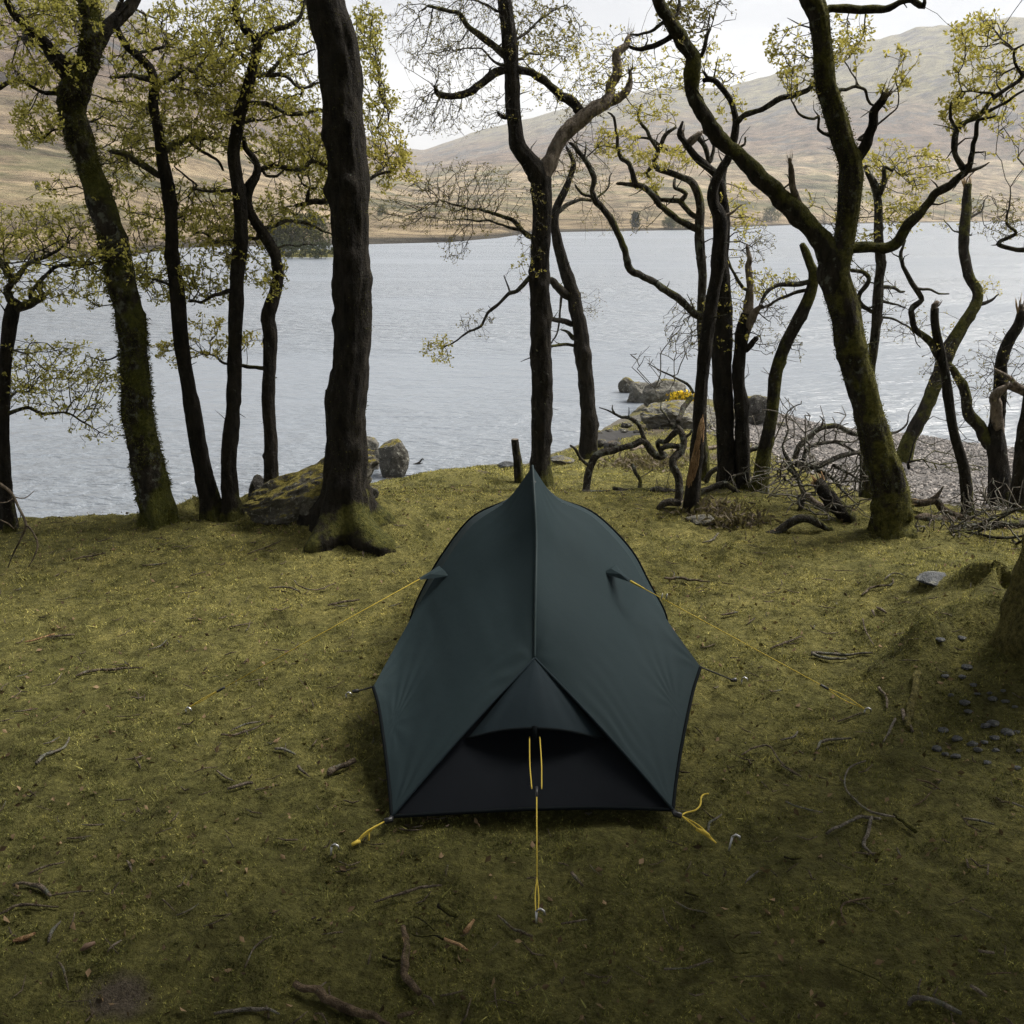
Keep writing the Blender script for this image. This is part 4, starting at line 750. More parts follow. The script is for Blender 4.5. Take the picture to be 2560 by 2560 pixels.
make_tree('oak_tree', 'slender dark oak crossing behind the snapped mossy one, pale broken tip', ('E', 1632, 1395),
    tr('E', (1634, 1395, 62), (1605, 1150, 56), (1552, 950, 50), (1527, 780, 48), (1510, 650, 46), (1482, 520, 46), (1462, 420, 43), (1450, 340, 40), (1452, 280, 38)),
    [(tr('E', (1470, 540, 40), (1430, 465, 38), (1350, 400, 34), (1322, 290, 32), (1380, 230, 30), (1340, 160, 26), (1282, 80, 22), (1276, 0, 20)) + tr('D', (1282, 1335, 14), (1300, 1290, 6)), .1), (tr('E', (1365, 170, 14), (1430, 180, 12), (1470, 200, 10), (1520, 196, 5)), 0), (tr('E', (1452, 300, 36), (1448, 268, 34), (1470, 250, 22)), 0, M_DEAD, .07)],
    [(1780, 690, 35, 40, 30, 0, .3, *BD)], mbark=M_BARK, flare=.2)
make_tree('oak_tree', 'double-stemmed oak by the beach with a bare twisted dead stem', ('E', 1800, 1350),
    tr('E', (1800, 1350, 120), (1790, 1150, 104), (1780, 1010, 95), (1790, 850, 72), (1800, 700, 66), (1806, 560, 62), (1850, 450, 60), (1900, 370, 55), (1922, 290, 40)),
    [(tr('E', (1760, 1020, 72), (1700, 930, 66), (1640, 850, 64), (1615, 750, 55), (1582, 660, 48), (1548, 580, 30)), .1, M_MOSSY), (tr('E', (1795, 950, 66), (1788, 850, 62), (1775, 770, 58), (1800, 720, 50), (1850, 690, 26)), -.15, M_DEAD, .12), (tr('E', (1940, 730, 36), (1850, 652, 24), (1768, 615, 10)), -.2, M_DEAD), (tr('E', (1905, 370, 40), (1925, 310, 34), (1918, 262, 12)), 0, M_DEAD, .1)],
    [(1880, 690, 55, 50, 90, -.2, .3, *BD), (1830, 740, 40, 40, 30, -.2, .3, *BD)], mbark=M_BARK, flare=.15, broken=('top',))
make_tree('oak_tree', 'dark oak stem cut by the right edge above the brushwood', ('E', 1895, 1380),
    tr('E', (1895, 1380, 86), (1905, 1200, 74), (1932, 950, 70), (1960, 700, 64), (1975, 400, 56), (1990, 100, 46), (2010, -200, 36)), [(tr('D', (1990, 1330, 30), (1880, 1340, 26), (1800, 1310, 22), (1890, 1250, 18), (1840, 1200, 14), (1850, 1100, 9), (1870, 1010, 5)), 0, M_LIMB)],
    [(1900, 420, 40, 40, 60, -.1, .3, *BD), (1960, 250, 80, 60, 120, -.1, .6, *LY)], mbark=M_BARK, flare=.2)
# the near mossy trunk on the right edge with its roots
t18 = make_tree('oak_tree', 'moss-covered trunk foot with spreading roots at the right edge', ('O', 2008, 1225),
    tr('O', (2008, 1222, 200), (2012, 1165, 185), (2026, 1077, 162), (2040, 960, 150), (2040, 850, 142), (2055, 600, 135), (2068, 300, 128), (2085, 0, 120), (2095, -200, 112)), [], [], mbark=M_ROOT, sides=36, flare=.3, shag=6000, ext=[(('O', 2095, -200, 110), 0, .0, 2.2)])
def ground_tube(pts, lift=.3, amp=.15, step=.03, sides=9, freq=10, sink=.0):
    P, r = [], []
    for z, x, y, w in pts:
        p = on_ground(*px(z, x, y)); q = rad(w * ZF[z][2], p); P.append(p + [0, 0, q * lift - sink + float(lumps(p[0], p[1]))]); r.append(q)
    S = catmull(np.column_stack([np.array(P), r]), step); S[:, 2] = np.maximum(S[:, 2], ground_z(S[:, 0], S[:, 1]) + S[:, 3] * (lift - .6))
    S[:, :3] += np.minimum(.008, S[:, 3:4] * .7) * np.stack([vnoise(S[:, :3] * 26, k) for k in (4, 5, 6)], 1)
    return tube(S[:, :3], np.maximum(S[:, 3], .0015), sides, amp, freq, 3), S
(V, T, Q), S = ground_tube(tr('N', (620, 1080, 60), (595, 1250, 62), (560, 1390, 64), (545, 1480, 60), (570, 1540, 40)), .55, .3, .02, 12, 16); mobj('root', V, T, Q, M_ROOT, t18)
(V, T, Q), S = ground_tube(tr('N', (500, 1390, 34), (520, 1460, 40), (545, 1500, 34), (590, 1560, 26)), 1.3, .3, .02, 10, 16); mobj('root', V, T, Q, M_DEAD, t18)
# torn orange wood on the stripped stem
mb = MB(); S8 = [('E', 135, 1245, 34), ('E', 165, 1130, 44), ('E', 182, 1020, 40), ('E', 197, 930, 26), ('E', 208, 850, 8)]
WT = [78, 74, 71, 70, 70]
for k in range(26):
    f0 = rng.uniform(0, .7); f1 = min(1, f0 + rng.uniform(.2, .5)); pp = []; sc_ = -.55 + 1.2 * k / 25
    for f in np.linspace(f0, f1, 7):
        g_ = f * 4; i0 = min(3, int(g_)); a_, b_ = S8[i0], S8[i0 + 1]; q_ = g_ - i0
        cx_, cy_ = a_[1] * (1 - q_) + b_[1] * q_, a_[2] * (1 - q_) + b_[2] * q_; tcx = np.interp(cy_, [850, 1050, 1230, 1375], [190, 170, 150, 138])
        half = (a_[3] * (1 - q_) + b_[3] * q_) * .8; u_ = cx_ + sc_ * half; sx_ = np.clip((u_ - tcx) / 37, -.97, .97)
        p_ = at_y(*px('E', u_, cy_), t8.location.y); rr3 = rad(72 * ZF['E'][2], p_)
        pp.append(at_y(*px('E', u_, cy_), t8.location.y - rr3 * math.sqrt(1 - sx_ ** 2) - .004 + rng.normal(0, .002)))
    V, T, Q = tube(pp, np.array([.003, .008, .011, .010, .011, .007, .002]) * rng.uniform(.7, 1.2), 5, .25, 25, k); mb.add(V, T, Q)
mb.build('torn_wood', M_RAW, t8)

# ------------------------------------------------------------------ the tent
def fabric(name, lo, hi, rough=.75):
    m, nt, b = mat(name); k = NB(nt); p = k.pos()
    k.l(k.mix(k.noise(p, 5, 4), lo, hi), b.inputs['Base Color']); b.inputs['Roughness'].default_value = rough; b.inputs['Specular IOR Level'].default_value = .06
    w = k.n('ShaderNodeTexWave'); w.inputs['Scale'].default_value = 3.2; w.inputs['Distortion'].default_value = 7; w.inputs['Detail'].default_value = 2
    k.l(p, w.inputs['Vector']); k.bump(k.noise(p, 7, 4, .55), .25, .012, b)
    return m
M_FLY = fabric('flysheet_fabric', (.0165, .0270, .0305), (.0195, .0310, .0350))
M_HOOD = fabric('vent_fabric', (.0130, .0205, .0255), (.016, .0245, .030))
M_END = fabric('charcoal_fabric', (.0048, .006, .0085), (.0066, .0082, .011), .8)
M_TRIM = simple('black_webbing', (.006, .008, .0095), .9, 0, .05)
M_CORD = simple('yellow_cord', (.52, .39, .06), .7, 0, .2)
M_BCORD = simple('black_cord', (.012, .012, .012), .7)
M_METAL = simple('bare_aluminium', (.5, .5, .51), .42, 1.0)
M_LOCK = simple('black_plastic', (.012, .012, .014), .4)
def TY(x, y, Yv): return at_y(*px('T', x, y), Yv)
def TZ(x, y, z): return at_z(*px('T', x, y), z)
GZ = float(ground_z(0, 3.8))
apex = TY(930, 30, 4.56); vent = TY(940, 958, 3.74)
R2, L2 = TZ(1608, 1690, GZ + .05), TZ(250, 1722, GZ + .05)
R1, L1 = TZ(1742, 1000, GZ + .26), TZ(160, 1096, GZ + .26)
seam_m = [TY(940, 200, 4.37), TY(948, 380, 4.22), TY(945, 620, 3.99), TY(942, 800, 3.85)]
foldR = [TY(1045, 186, 4.57), TY(1215, 272, 4.60), TY(1378, 440, 4.56), TY(1478, 605, 4.46), TY(1595, 795, 4.25)]
foldL = [TY(805, 195, 4.55), TY(632, 322, 4.52), TY(484, 530, 4.38), TY(385, 690, 4.26), TY(270, 895, 4.05)]
hoopT = TY(940, 150, 4.95)
hoopR = [TY(1060, 195, 4.93), TY(1230, 262, 4.92), TY(1400, 430, 4.9), TY(1495, 600, 4.87), TY(1570, 745, 4.85)]
hoopL = [TY(820, 195, 4.93), TY(640, 278, 4.92), TY(500, 450, 4.9), TY(408, 610, 4.87), TY(345, 760, 4.83)]
def foot(p, out): q = p + np.array([out, 0, 0]); q[2] = ground_z(q[0], q[1]) + .04; return q
HR, HL = foot(hoopR[-1], .02), foot(hoopL[-1], -.01)
farT = np.array([.06, 6.15, GZ + .42]); FR = np.array([.5, 6.35, float(ground_z(.5, 6.35)) + .03]); FL = np.array([-.4, 6.35, float(ground_z(-.4, 6.35)) + .03])
def curve(pts, n):
    S = catmull(np.array(pts), .01); s = np.concatenate([[0], np.cumsum(np.linalg.norm(np.diff(S, axis=0), axis=1))]); q = np.linspace(0, s[-1], n)
    return np.stack([np.interp(q, s, S[:, k]) for k in range(3)], 1)
def coons(c0, c1, d0, d1, nu=36, nv=36, sag=0.0, wr=0.0, seed=0, crease=0):
    """c0, c1 run along u at v = 0, 1; d0, d1 run along v at u = 0, 1"""
    c0, c1, d0, d1 = curve(c0, nu), curve(c1, nu), curve(d0, nv), curve(d1, nv)
    u = np.linspace(0, 1, nu)[:, None, None]; v = np.linspace(0, 1, nv)[None, :, None]
    P = (1 - v) * c0[:, None] + v * c1[:, None] + (1 - u) * d0[None] + u * d1[None] - ((1 - u) * (1 - v) * c0[0] + u * (1 - v) * c0[-1] + (1 - u) * v * c1[0] + u * v * c1[-1])
    b = (16 * u * (1 - u) * v * (1 - v))
    nrm = np.cross(np.gradient(P, axis=0), np.gradient(P, axis=1)); nrm /= np.linalg.norm(nrm, axis=2)[..., None] + 1e-9
    P = P + nrm * b * sag
    if wr: P = P + nrm * np.minimum(1, b * 2) * wr * fbm(np.stack([P[..., 0] * 9 + P[..., 2] * 7, P[..., 2] * 2.2 - P[..., 0] * 2, P[..., 1] * 2], -1), 2, seed)[..., None]
    if crease:   # tension wrinkles running along the end seam
        uu, vv = u[..., 0], v[..., 0]; ph = fbm(np.stack([uu * 3 + vv * 0, vv * 2.5 + uu * 0, uu * 0 + vv * 0 + seed], -1), 2, seed)
        wv = np.sin((1 - uu) * 75 + ph * 5) * np.exp(-(1 - uu) * 7.5) * np.clip(fbm(np.stack([uu * 2 + 0 * vv, vv * 4 + 0 * uu, uu * 0 + vv * 0 + 5], -1), 2, seed + 2) + .45, 0, 1) * np.sin(vv * np.pi) * np.minimum(1, (1 - uu) * 30)
        P = P + nrm * wv[..., None] * .006
        for cu, cv, am_, nn_ in ((0, 0, .004, 17), (0, 1, .006, 15), (1, 1, .006, 13), (1, 0, .004, 11), (.42, .93, .004, 14)):   # creases fanning from the corners
            du, dv = uu - cu, vv - cv; th_ = np.arctan2(dv, du + 1e-9); dd = np.hypot(du, dv)
            P = P + nrm * (am_ * np.sin(th_ * nn_ + seed + cu * 3) * np.exp(-dd / .16) * np.minimum(1, dd * 14) * np.minimum(1, 12 * np.minimum(np.minimum(uu, 1 - uu), np.minimum(vv, 1 - vv))))[..., None]
    V = P.reshape(-1, 3); i = (np.arange(nu - 1)[:, None] * nv + np.arange(nv - 1)[None]).ravel()
    return V, None, np.stack([i, i + 1, i + nv + 1, i + nv], 1)
tent = thing('tent', (float((L2[0] + R2[0]) / 2), 4.5, GZ), 'dark green ridge tent pitched on the moss with yellow guy lines', 'tent')
def edge(R1_, R2_, inx):
    m1 = R1_ * .67 + R2_ * .33 + [inx, 0, .01]; m2 = R1_ * .33 + R2_ * .67 + [inx * .9, 0, .01]; return [R1_, m1, m2, R2_]
seam = [apex] + seam_m + [vent]
creR = [vent, vent * .66 + R2 * .34 + [.0, 0, .012], vent * .33 + R2 * .67 + [.0, 0, .012], R2]
creL = [vent, vent * .66 + L2 * .34 + [.0, 0, .012], vent * .33 + L2 * .67 + [.0, 0, .012], L2]
eR = [R1] + [TZ(x, y, GZ + z) for x, y, z in ((1702, 1130, .21), (1652, 1370, .13), (1622, 1560, .075))] + [R2]
eL = [L1] + [TZ(x, y, GZ + z) for x, y, z in ((188, 1200, .21), (220, 1420, .13), (240, 1600, .075))] + [L2]
fR, fL = [apex] + foldR + [R1], [apex] + foldL + [L1]
hR, hL = [hoopT] + hoopR + [HR], [hoopT] + hoopL + [HL]
for c1, d0, d1, nm, sg, sd_ in ((eR, fR, creR, 'right', .012, 1), (eL, fL, creL, 'left', -.012, 2)):
    pan = coons(seam, c1, d0, d1, 90, 70, sg * .5, .002, sd_, crease=1)[0]; pu, pv_, _ = project(pan)
    if nm == 'right': gR = pan[np.argmin((pu - px('T', 1302, 532)[0]) ** 2 + (pv_ - px('T', 1302, 532)[1]) ** 2)] + [0, -.012, .008]
    o = mobj('side_panel', *coons(seam, c1, d0, d1, 90, 70, sg * .5, .002, sd_, crease=1 if nm == 'right' else -1), M_FLY, tent)
for h_, f_, bt in ((hR, fR, [R1, (R1 + HR) / 2 + [-.04, 0, .03], HR]), (hL, fL, [L1, (L1 + HL) / 2 + [.04, 0, .03], HL])):
    mobj('roof_panel', *coons([apex, (apex + hoopT) / 2 + [0, 0, .01], hoopT], bt, f_, h_, 16, 40), M_FLY, tent)
for h_, E2, mid in ((hR, FR, .12), (hL, FL, -.12)):
    k_ = h_[-1]
    mobj('far_panel', *coons([hoopT, (hoopT + farT) / 2 + [0, 0, -.02], farT], [k_, (k_ + E2) / 2 + [-mid * .4, 0, .05], E2], h_, [farT, (farT + E2) / 2 + [mid * .6, 0, .05], E2], 24, 30), M_FLY, tent)
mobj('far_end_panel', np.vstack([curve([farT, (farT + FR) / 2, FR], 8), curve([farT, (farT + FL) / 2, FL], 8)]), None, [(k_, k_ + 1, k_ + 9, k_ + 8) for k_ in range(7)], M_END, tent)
bot = [L2, TZ(600, 1702, GZ + .055), TZ(940, 1686, GZ + .06), TZ(1280, 1680, GZ + .055), R2]
ins = np.array([0, .035, -.012])
def inset(c): return [c[0] + ins] + [q + ins for q in c[1:-1]] + [c[-1] + [0, .01, 0]]
cl, cr_ = curve(inset(creL), 30), curve(inset(creR), 30); bt = curve(bot, 31)
Vn = []; nu = 31
for i_ in range(30):
    f = i_ / 29; a_, b_ = cl[i_], cr_[i_]; row = np.linspace(0, 1, nu)[:, None]; base_ = a_ * (1 - row) + b_ * row
    base_ = base_ + (bt - (L2 * (1 - row) + R2 * row)) * f ** 2 + np.array([0, .07, 0]) * (np.sin(row * np.pi) * math.sin(f * math.pi))
    base_[:, 1] += .008 * fbm(np.stack([base_[:, 0] * 4, base_[:, 2] * 22 + np.abs(base_[:, 0]) * 9, base_[:, 0] * 0], -1), 2, 9)
    Vn.append(base_)
Vn = np.array(Vn).reshape(-1, 3); i_ = (np.arange(29)[:, None] * nu + np.arange(nu - 1)[None]).ravel()
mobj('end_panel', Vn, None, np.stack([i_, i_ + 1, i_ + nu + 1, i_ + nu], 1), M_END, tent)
# vent hood
hdL, hdR, hdC = TY(614, 1345, 3.455), TY(1284, 1352, 3.465), TY(940, 1295, 3.44)
hc = [hdL, TY(775, 1307, 3.445), hdC, TY(1108, 1310, 3.45), hdR]; top = curve([vent + [0, -.004, .004]] * 1 + [vent + [0, -.004, .0041]], 2)[0]
he = curve(hc, 33); Vn = []
for i_ in range(24):
    f = i_ / 23; Vn.append(top * (1 - f) + he * f + np.array([0, -.004, .012]) * math.sin(f * math.pi) + (np.abs(np.linspace(-1, 1, 33)) ** 2)[:, None] * np.array([0, 0, -.006]) * math.sin(f * math.pi) + np.stack([np.zeros(33), np.zeros(33), .006 * f * vnoise(np.stack([np.linspace(0, 9, 33), np.full(33, f * 1.3), np.zeros(33)], 1), 4)], 1))
Vn = np.array(Vn).reshape(-1, 3); i_ = (np.arange(23)[:, None] * 33 + np.arange(32)[None]).ravel()
hood = mobj('vent_hood', Vn, None, np.stack([i_, i_ + 1, i_ + 34, i_ + 33], 1), M_HOOD, tent)
V, T, Q = tube(he + [0, -.003, 0], np.full(33, .006), 7); mobj('hood_rim', V, T, Q, M_TRIM, hood)
def trim(name, pts, r, m_=None, parent=None, n=60, **k):
    c_ = curve(pts, n); V, T, Q = tube(c_, np.full(n, r), 7); return mobj(name, V, T, Q, m_ or M_TRIM, parent or tent)
M_SEAM = fabric('seam_tape', (.024, .036, .039), (.030, .044, .046), .45)
trim('seam', [q + np.array([0, -.003, .004]) for q in seam], .0055, M_SEAM)
for c_ in (creR, creL): trim('seam', [q + np.array([0, -.004, .003]) for q in c_], .0055, M_HOOD)
for c_ in (eR, eL): trim('hem', c_, .007)
trim('hem', bot, .007)
for h_, f_ in ((hR, fR), (hL, fL)): trim('hoop_seam', [q + (q - np.array([0, q[1], GZ])) * .004 for q in h_], .006, M_TRIM)
V, T, Q = tube([apex + [.004, -.07, -.055], apex + [.004, -.078, -.085]], [.012, .009], 8); mobj('peak_clip', V, T, Q, M_LOCK, tent)
# triangular guy-out tabs and their lines
def tab(p, q, w):
    d = (q - p); s = np.cross(d, [0, -.4, 1]); s = s / np.linalg.norm(s) * w
    up = np.array([0, -.012, .012])
    V = np.array([p + s - d * .15, p - s - d * .15, q + s * .15, q - s * .15, (p + q) / 2 + up, p + up])
    return mobj('guy_tab', V, [(0, 5, 4), (5, 1, 4), (0, 4, 2), (4, 1, 3), (4, 3, 2), (0, 2, 3), (0, 3, 1)], None, M_FLY, tent, smooth=False)
gL = TY(490, 540, 4.34); tR, tL = TY(1402, 585, gR[1] - .11), TY(385, 575, 4.26)
tab(gR, tR, .045); tab(gL, tL, .045)
def cord(name, pts, r=.0021, m_=None, n=24, par=None):
    P = np.array(pts); V, T, Q = tube(curve(P, n) if len(P) > 2 else P, np.full(n if len(P) > 2 else len(P), r), 6); return mobj(name, V, T, Q, m_ or M_CORD, par or tent)
def gp(z, x, y, h=.02): p = on_ground(*px(z, x, y)); return p + [0, 0, h + float(lumps(p[0], p[1])) + .006]
pgR, pgL = gp('J', 1070, 1045), gp('G', 1015, 1036)
lkR, lkL = tR + (pgR - tR) * .83, tL + (pgL - tL) * .86
def lock(p, q):
    d = (q - p) / np.linalg.norm(q - p) * .03; V, T, Q = tube([p - d * .7, p + d * .7], [.006, .0055], 6); return mobj('line_lock', V, T, Q, M_LOCK, tent)
for t_, l_, g_ in ((tR, lkR, pgR), (tL, lkL, pgL)):
    o = cord('guy_line', [t_, l_]); lock(l_, g_)
    for s in (-1, 1): cord('guy_line', [l_, (l_ + g_) / 2 + np.array([.006 * s, 0, .008 * s]), g_])
V, T, Q = tube([tR, tR + (lkR - tR) * .07], [.006, .004], 6); mobj('cord_loop', V, T, Q, M_CORD, tent)
for f in (.16,):
    q = tR + (lkR - tR) * f + [0, 0, .006]
    for s in (0, .022): V, T, Q = tube([q + [s, 0, -.012], q + [s + .004, 0, .014]], [.004, .003], 5); mobj('reflective_tag', V, T, Q, M_METAL, tent)
# centre line: twin strands, lock, single line, loop
pc = gp('I', 1057, 850, .02); ck = TY(950, 1602, 3.05); ck = hdC + (pc - hdC) * .52
V, T, Q = tube([hdC + [0, 0, .008], hdC + [0, -.02, -.035]], [.012, .009], 6); mobj('hood_tab', V, T, Q, M_TRIM, tent)
a0 = hdC + [0, -.015, -.03]
dxn = a0[0]
ck = TY(950, 1602, a0[1] - .30)
for s in (-1, 1): cord('guy_line', [a0 + [s * .02, 0, 0], (a0 + ck) / 2 + [s * .022, 0, 0], ck + [s * .018, 0, .012]], .0025)
lock(ck, pc)
kn = ck + (pc - ck) * .72
cord('guy_line', [ck, kn], .0026)
for s in (-1, 1): cord('guy_line', [kn, (kn + pc) / 2 + [s * .006, 0, 0], pc + [s * .004, 0, .01]], .0022)
# corner loops
c1 = gp('T', 78, 1885, .012); k1 = TZ(218, 1745, GZ + .05)
V, T, Q = tube([L2, k1 + [.02, .01, 0], k1], [.008, .012, .012], 6); mobj('corner_strap', V, T, Q, M_LOCK, tent)
for s in (-1, 1): cord('corner_line', [k1, (k1 + c1) / 2 + [.012 * s, .012 * s, .01], c1], .0034)
cord('corner_line', [(k1 + c1) / 2 + [-.005, 0, 0], gp('T', 140, 1858, .01)], .0034)
V, T, Q = tube([c1 + [.012, .01, 0], c1 - [.012, .01, 0]], [.009, .007], 6, .3, 60); mobj('corner_knot', V, T, Q, M_CORD, tent)
k2 = TZ(1648, 1718, GZ + .05); c2 = gp('T', 1815, 1872, .012)
V, T, Q = tube([R2, k2 - [.02, -.01, 0], k2], [.008, .012, .012], 6); mobj('corner_strap', V, T, Q, M_LOCK, tent)
for s in (-1, 1): cord('corner_line', [k2, (k2 + c2) / 2 + [.006 * s, .006 * s, .008], c2], .0032)
kk = k2 * .38 + c2 * .62; V, T, Q = tube([kk + [-.02, .015, .004], kk + [0, 0, .004], kk + [.02, -.02, 0]], [.006, .010, .006], 6, .35, 60); mobj('corner_knot', V, T, Q, M_CORD, tent)
cord('corner_line', [k2] + [gp('T', x, y, .025) for x, y in ((1670, 1732), (1712, 1722), (1738, 1695), (1742, 1662), (1755, 1645), (1778, 1641))], .0035, n=40)
# black side cords
for e_, z_, x_, y_ in ((R1, 'T', 1900, 1085), (L1, 'T', 78, 1150)):
    g_ = gp(z_, x_, y_, .02); cord('side_cord', [e_, g_], .0042, M_BCORD); V, T, Q = tube([g_ + [-.015, 0, 0], g_ + [.012, 0, .004]], [.008, .012], 6, .3, 40); mobj('cord_toggle', V, T, Q, M_LOCK, tent)
# hoop pole inside the fly
trim('pole', [q - (q - np.array([0, q[1], GZ])) * .012 for q in (hL[::-1] + hR[1:])], .005, M_METAL)
# pegs
def peg(z, x, y, lab, hook=.03, tilt=(0, 0)):
    p = on_ground(*px(z, x, y)); p = p + [0, 0, float(lumps(p[0], p[1])) + .008]; t = thing('tent_peg', p, lab, 'peg', 'tent pegs')
    a = np.array([tilt[0], tilt[1], 1.0])
    V, T, Q = tube([p - a * .1, p, p + a * hook], [.003, .0042, .0042], 7); mobj('shaft', V, T, Q, M_METAL, t)
    h = p + a * hook; V, T, Q = tube([h, h + [.012, -.004, .012], h + [.024, -.006, .006], h + [.026, -.006, -.008]], np.full(4, .0042), 7); mobj('hook', V, T, Q, M_METAL, t)
peg('I', 1053, 862, 'silver peg holding the centre guy line in front of the tent', .035, (.02, .15))
peg('J', 1075, 1048, 'silver peg at the end of the right yellow guy line', .015)
peg('G', 1000, 1040, 'silver peg at the end of the left yellow guy line', .012)
peg('J', 415, 885, 'silver peg past the black cord at the right side of the tent', .02)
peg('G', 1860, 970, 'silver peg past the black cord at the left side of the tent', .015)
peg('K', 350, 485, 'curved silver peg beside the loose yellow cord at the right front corner', .05, (.15, 0))
peg('H', 1780, 545, 'silver peg in the moss left of the front left corner', .03, (.1, 0))

# ------------------------------------------------------------------ rocks
def rockmat(name, lo, hi, moss, lich=.5):
    m, nt, b = mat(name); k = NB(nt); p = k.pos()
    c = k.ramp(k.noise(p, 9, 7, .7), [(.3, lo), (.7, hi)]); c = k.mix(k.rng(k.noise(p, 22, 5, .7), .6 - lich * .1, .66), c, (.30, .30, .26))
    g = k.n('ShaderNodeNewGeometry'); sx = k.n('ShaderNodeSeparateXYZ'); k.l(g.outputs['Normal'], sx.inputs[0])
    mm = k.rng(k.math('ADD', k.math('MULTIPLY', sx.outputs[2], .55), k.noise(p, 5, 5, .65)), 1.12 - moss * .5, 1.22 - moss * .5)
    c = k.mix(mm, c, k.ramp(k.noise(p, 40, 4), [(.3, (.06, .055, .012)), (.7, (.24, .20, .05))]))
    k.l(c, b.inputs['Base Color']); b.inputs['Roughness'].default_value = .95; b.inputs['Specular IOR Level'].default_value = .2
    k.bump(k.math('ADD', k.noise(p, 14, 8, .75), k.noise(p, 4, 5, .6)), 1.0, .05, b); return m
M_ROCK = rockmat('lichened_rock', (.06, .058, .05), (.20, .19, .165), .25)
M_ROCKM = rockmat('mossy_rock', (.035, .032, .026), (.14, .13, .105), .62)
M_ROCKD = rockmat('dark_rock', (.03, .028, .025), (.10, .095, .085), .35, .2)
M_ROCKB = rockmat('boulder_rock', (.025, .023, .02), (.12, .115, .10), .35, .6)
M_SLATE = rockmat('slate_stone', (.06, .065, .07), (.17, .175, .18), 0, .15)
def ico(n=3):
    t = (1 + 5 ** .5) / 2
    V = np.array([(-1, t, 0), (1, t, 0), (-1, -t, 0), (1, -t, 0), (0, -1, t), (0, 1, t), (0, -1, -t), (0, 1, -t), (t, 0, -1), (t, 0, 1), (-t, 0, -1), (-t, 0, 1)], float)
    F = [(0, 11, 5), (0, 5, 1), (0, 1, 7), (0, 7, 10), (0, 10, 11), (1, 5, 9), (5, 11, 4), (11, 10, 2), (10, 7, 6), (7, 1, 8), (3, 9, 4), (3, 4, 2), (3, 2, 6), (3, 6, 8), (3, 8, 9), (4, 9, 5), (2, 4, 11), (6, 2, 10), (8, 6, 7), (9, 8, 1)]
    V = list(V / np.linalg.norm(V[0]))
    for _ in range(n):
        c, G = {}, []
        def mid(a, b):
            k = (min(a, b), max(a, b))
            if k not in c: v = V[a] + V[b]; V.append(v / np.linalg.norm(v)); c[k] = len(V) - 1
            return c[k]
        for a, b, d in F:
            x, y, z = mid(a, b), mid(b, d), mid(d, a); G += [(a, x, z), (b, y, x), (d, z, y), (x, y, z)]
        F = G
    return np.array(V), np.array(F)
ICO5, ICO4, ICO2 = ico(5), ico(4), ico(2)
def rock_shape(c, size, seed, rough=.25, cuts=7, src=None):
    V, F = src or ICO4; V = V.copy(); r = np.random.default_rng(seed)
    for _ in range(cuts):
        n = r.normal(0, 1, 3); n /= np.linalg.norm(n); d = r.uniform(.62, .9); h = V @ n - d; V = V - np.maximum(h, 0)[:, None] * n * .92
    L_ = np.linalg.norm(V, axis=1)[:, None]
    V = V * (1 + rough * .6 * fbm(V * 1.6 + seed, 4, seed)[:, None] + rough * .3 * np.abs(fbm(V * 5 + seed, 3, seed + 3))[:, None])
    return V * np.asarray(size) + c, F
def rock(name, z, cx, cy, rx, ry, depth, lab, m_, seed, cat='rock', rough=.3, bury=.0, Yoff=0, group=None, src=None, slope=0):
    s = ZF[z][2]; u, v = px(z, cx, cy + ry * .9); b = on_ground(u, v); b = b + [0, 0, 0]
    if b[2] < WATER: b = at_z(u, v, WATER)
    dep = project(b)[2]; k_ = s / 2560 / FOC * dep; sx, sz = rx * k_, ry * k_
    c = at_y(*px(z, cx, cy), b[1] + depth * sx * .5 + Yoff); 
    V, F = rock_shape(c, (sx * 1.08, depth * sx, sz * 1.12), seed, rough * 1.15, src=src)
    if slope: V[:, 2] = (c[2] - sz) + (V[:, 2] - c[2] + sz) * np.clip(.62 + slope * (V[:, 0] - c[0]) / sx, .2, 1.3)
    V[:, 2] = np.where(V[:, 2] < c[2], c[2] + (V[:, 2] - c[2]) * (1 + bury), V[:, 2])
    return tag(mobj(name, V, F, None, m_, origin=(c[0], c[1], c[2] - sz)), lab, cat, group)
rock('boulder', 'P', 1045, 268, 108, 138, .8, 'square-shouldered lichened boulder at the water edge beside the biggest trunk', M_ROCKB, 4, 'boulder', .22, .2)
rock('rock_outcrop', 'P', 500, 385, 420, 270, .6, 'long sloping mossy rock outcrop behind the thin trunks at the water', M_ROCKM, 11, 'rock', .5, .3, src=ICO5, slope=.25)
rock('rock_outcrop', 'P', 860, 240, 105, 110, .7, 'jagged pale rock top between the biggest trunk and the square boulder', M_ROCK, 23, 'rock', .4, .6)
rock('rock', 'P', 330, 530, 150, 60, .6, 'low grey bare rock slab behind the crooked thin oak', M_ROCK, 32, 'rock', .4, .2)
rock('rock', 'P', 130, 490, 70, 95, .7, 'dark upright rock at the water left of the crooked thin oak', M_ROCKD, 33, 'rock', .3, .3)
rock('rock', 'P', 890, 510, 62, 52, .8, 'small dark mossy rock against the right side of the biggest trunk', M_ROCKD, 41, 'rock', .3)
rock('rock', 'P', 1835, 310, 50, 22, .8, 'small wet grey rock in the shallows left of the wooden post', M_SLATE, 42, 'rock', .3)
rock('rock', 'L', 600, 208, 62, 60, .9, 'mossy round rock furthest out in the water', M_ROCKM, 51, 'rock', .25, .2)
rock('rock', 'L', 695, 268, 105, 82, .8, 'pale lichened rock next to the mossy round one in the water', M_ROCK, 52, 'rock', .32, .2)
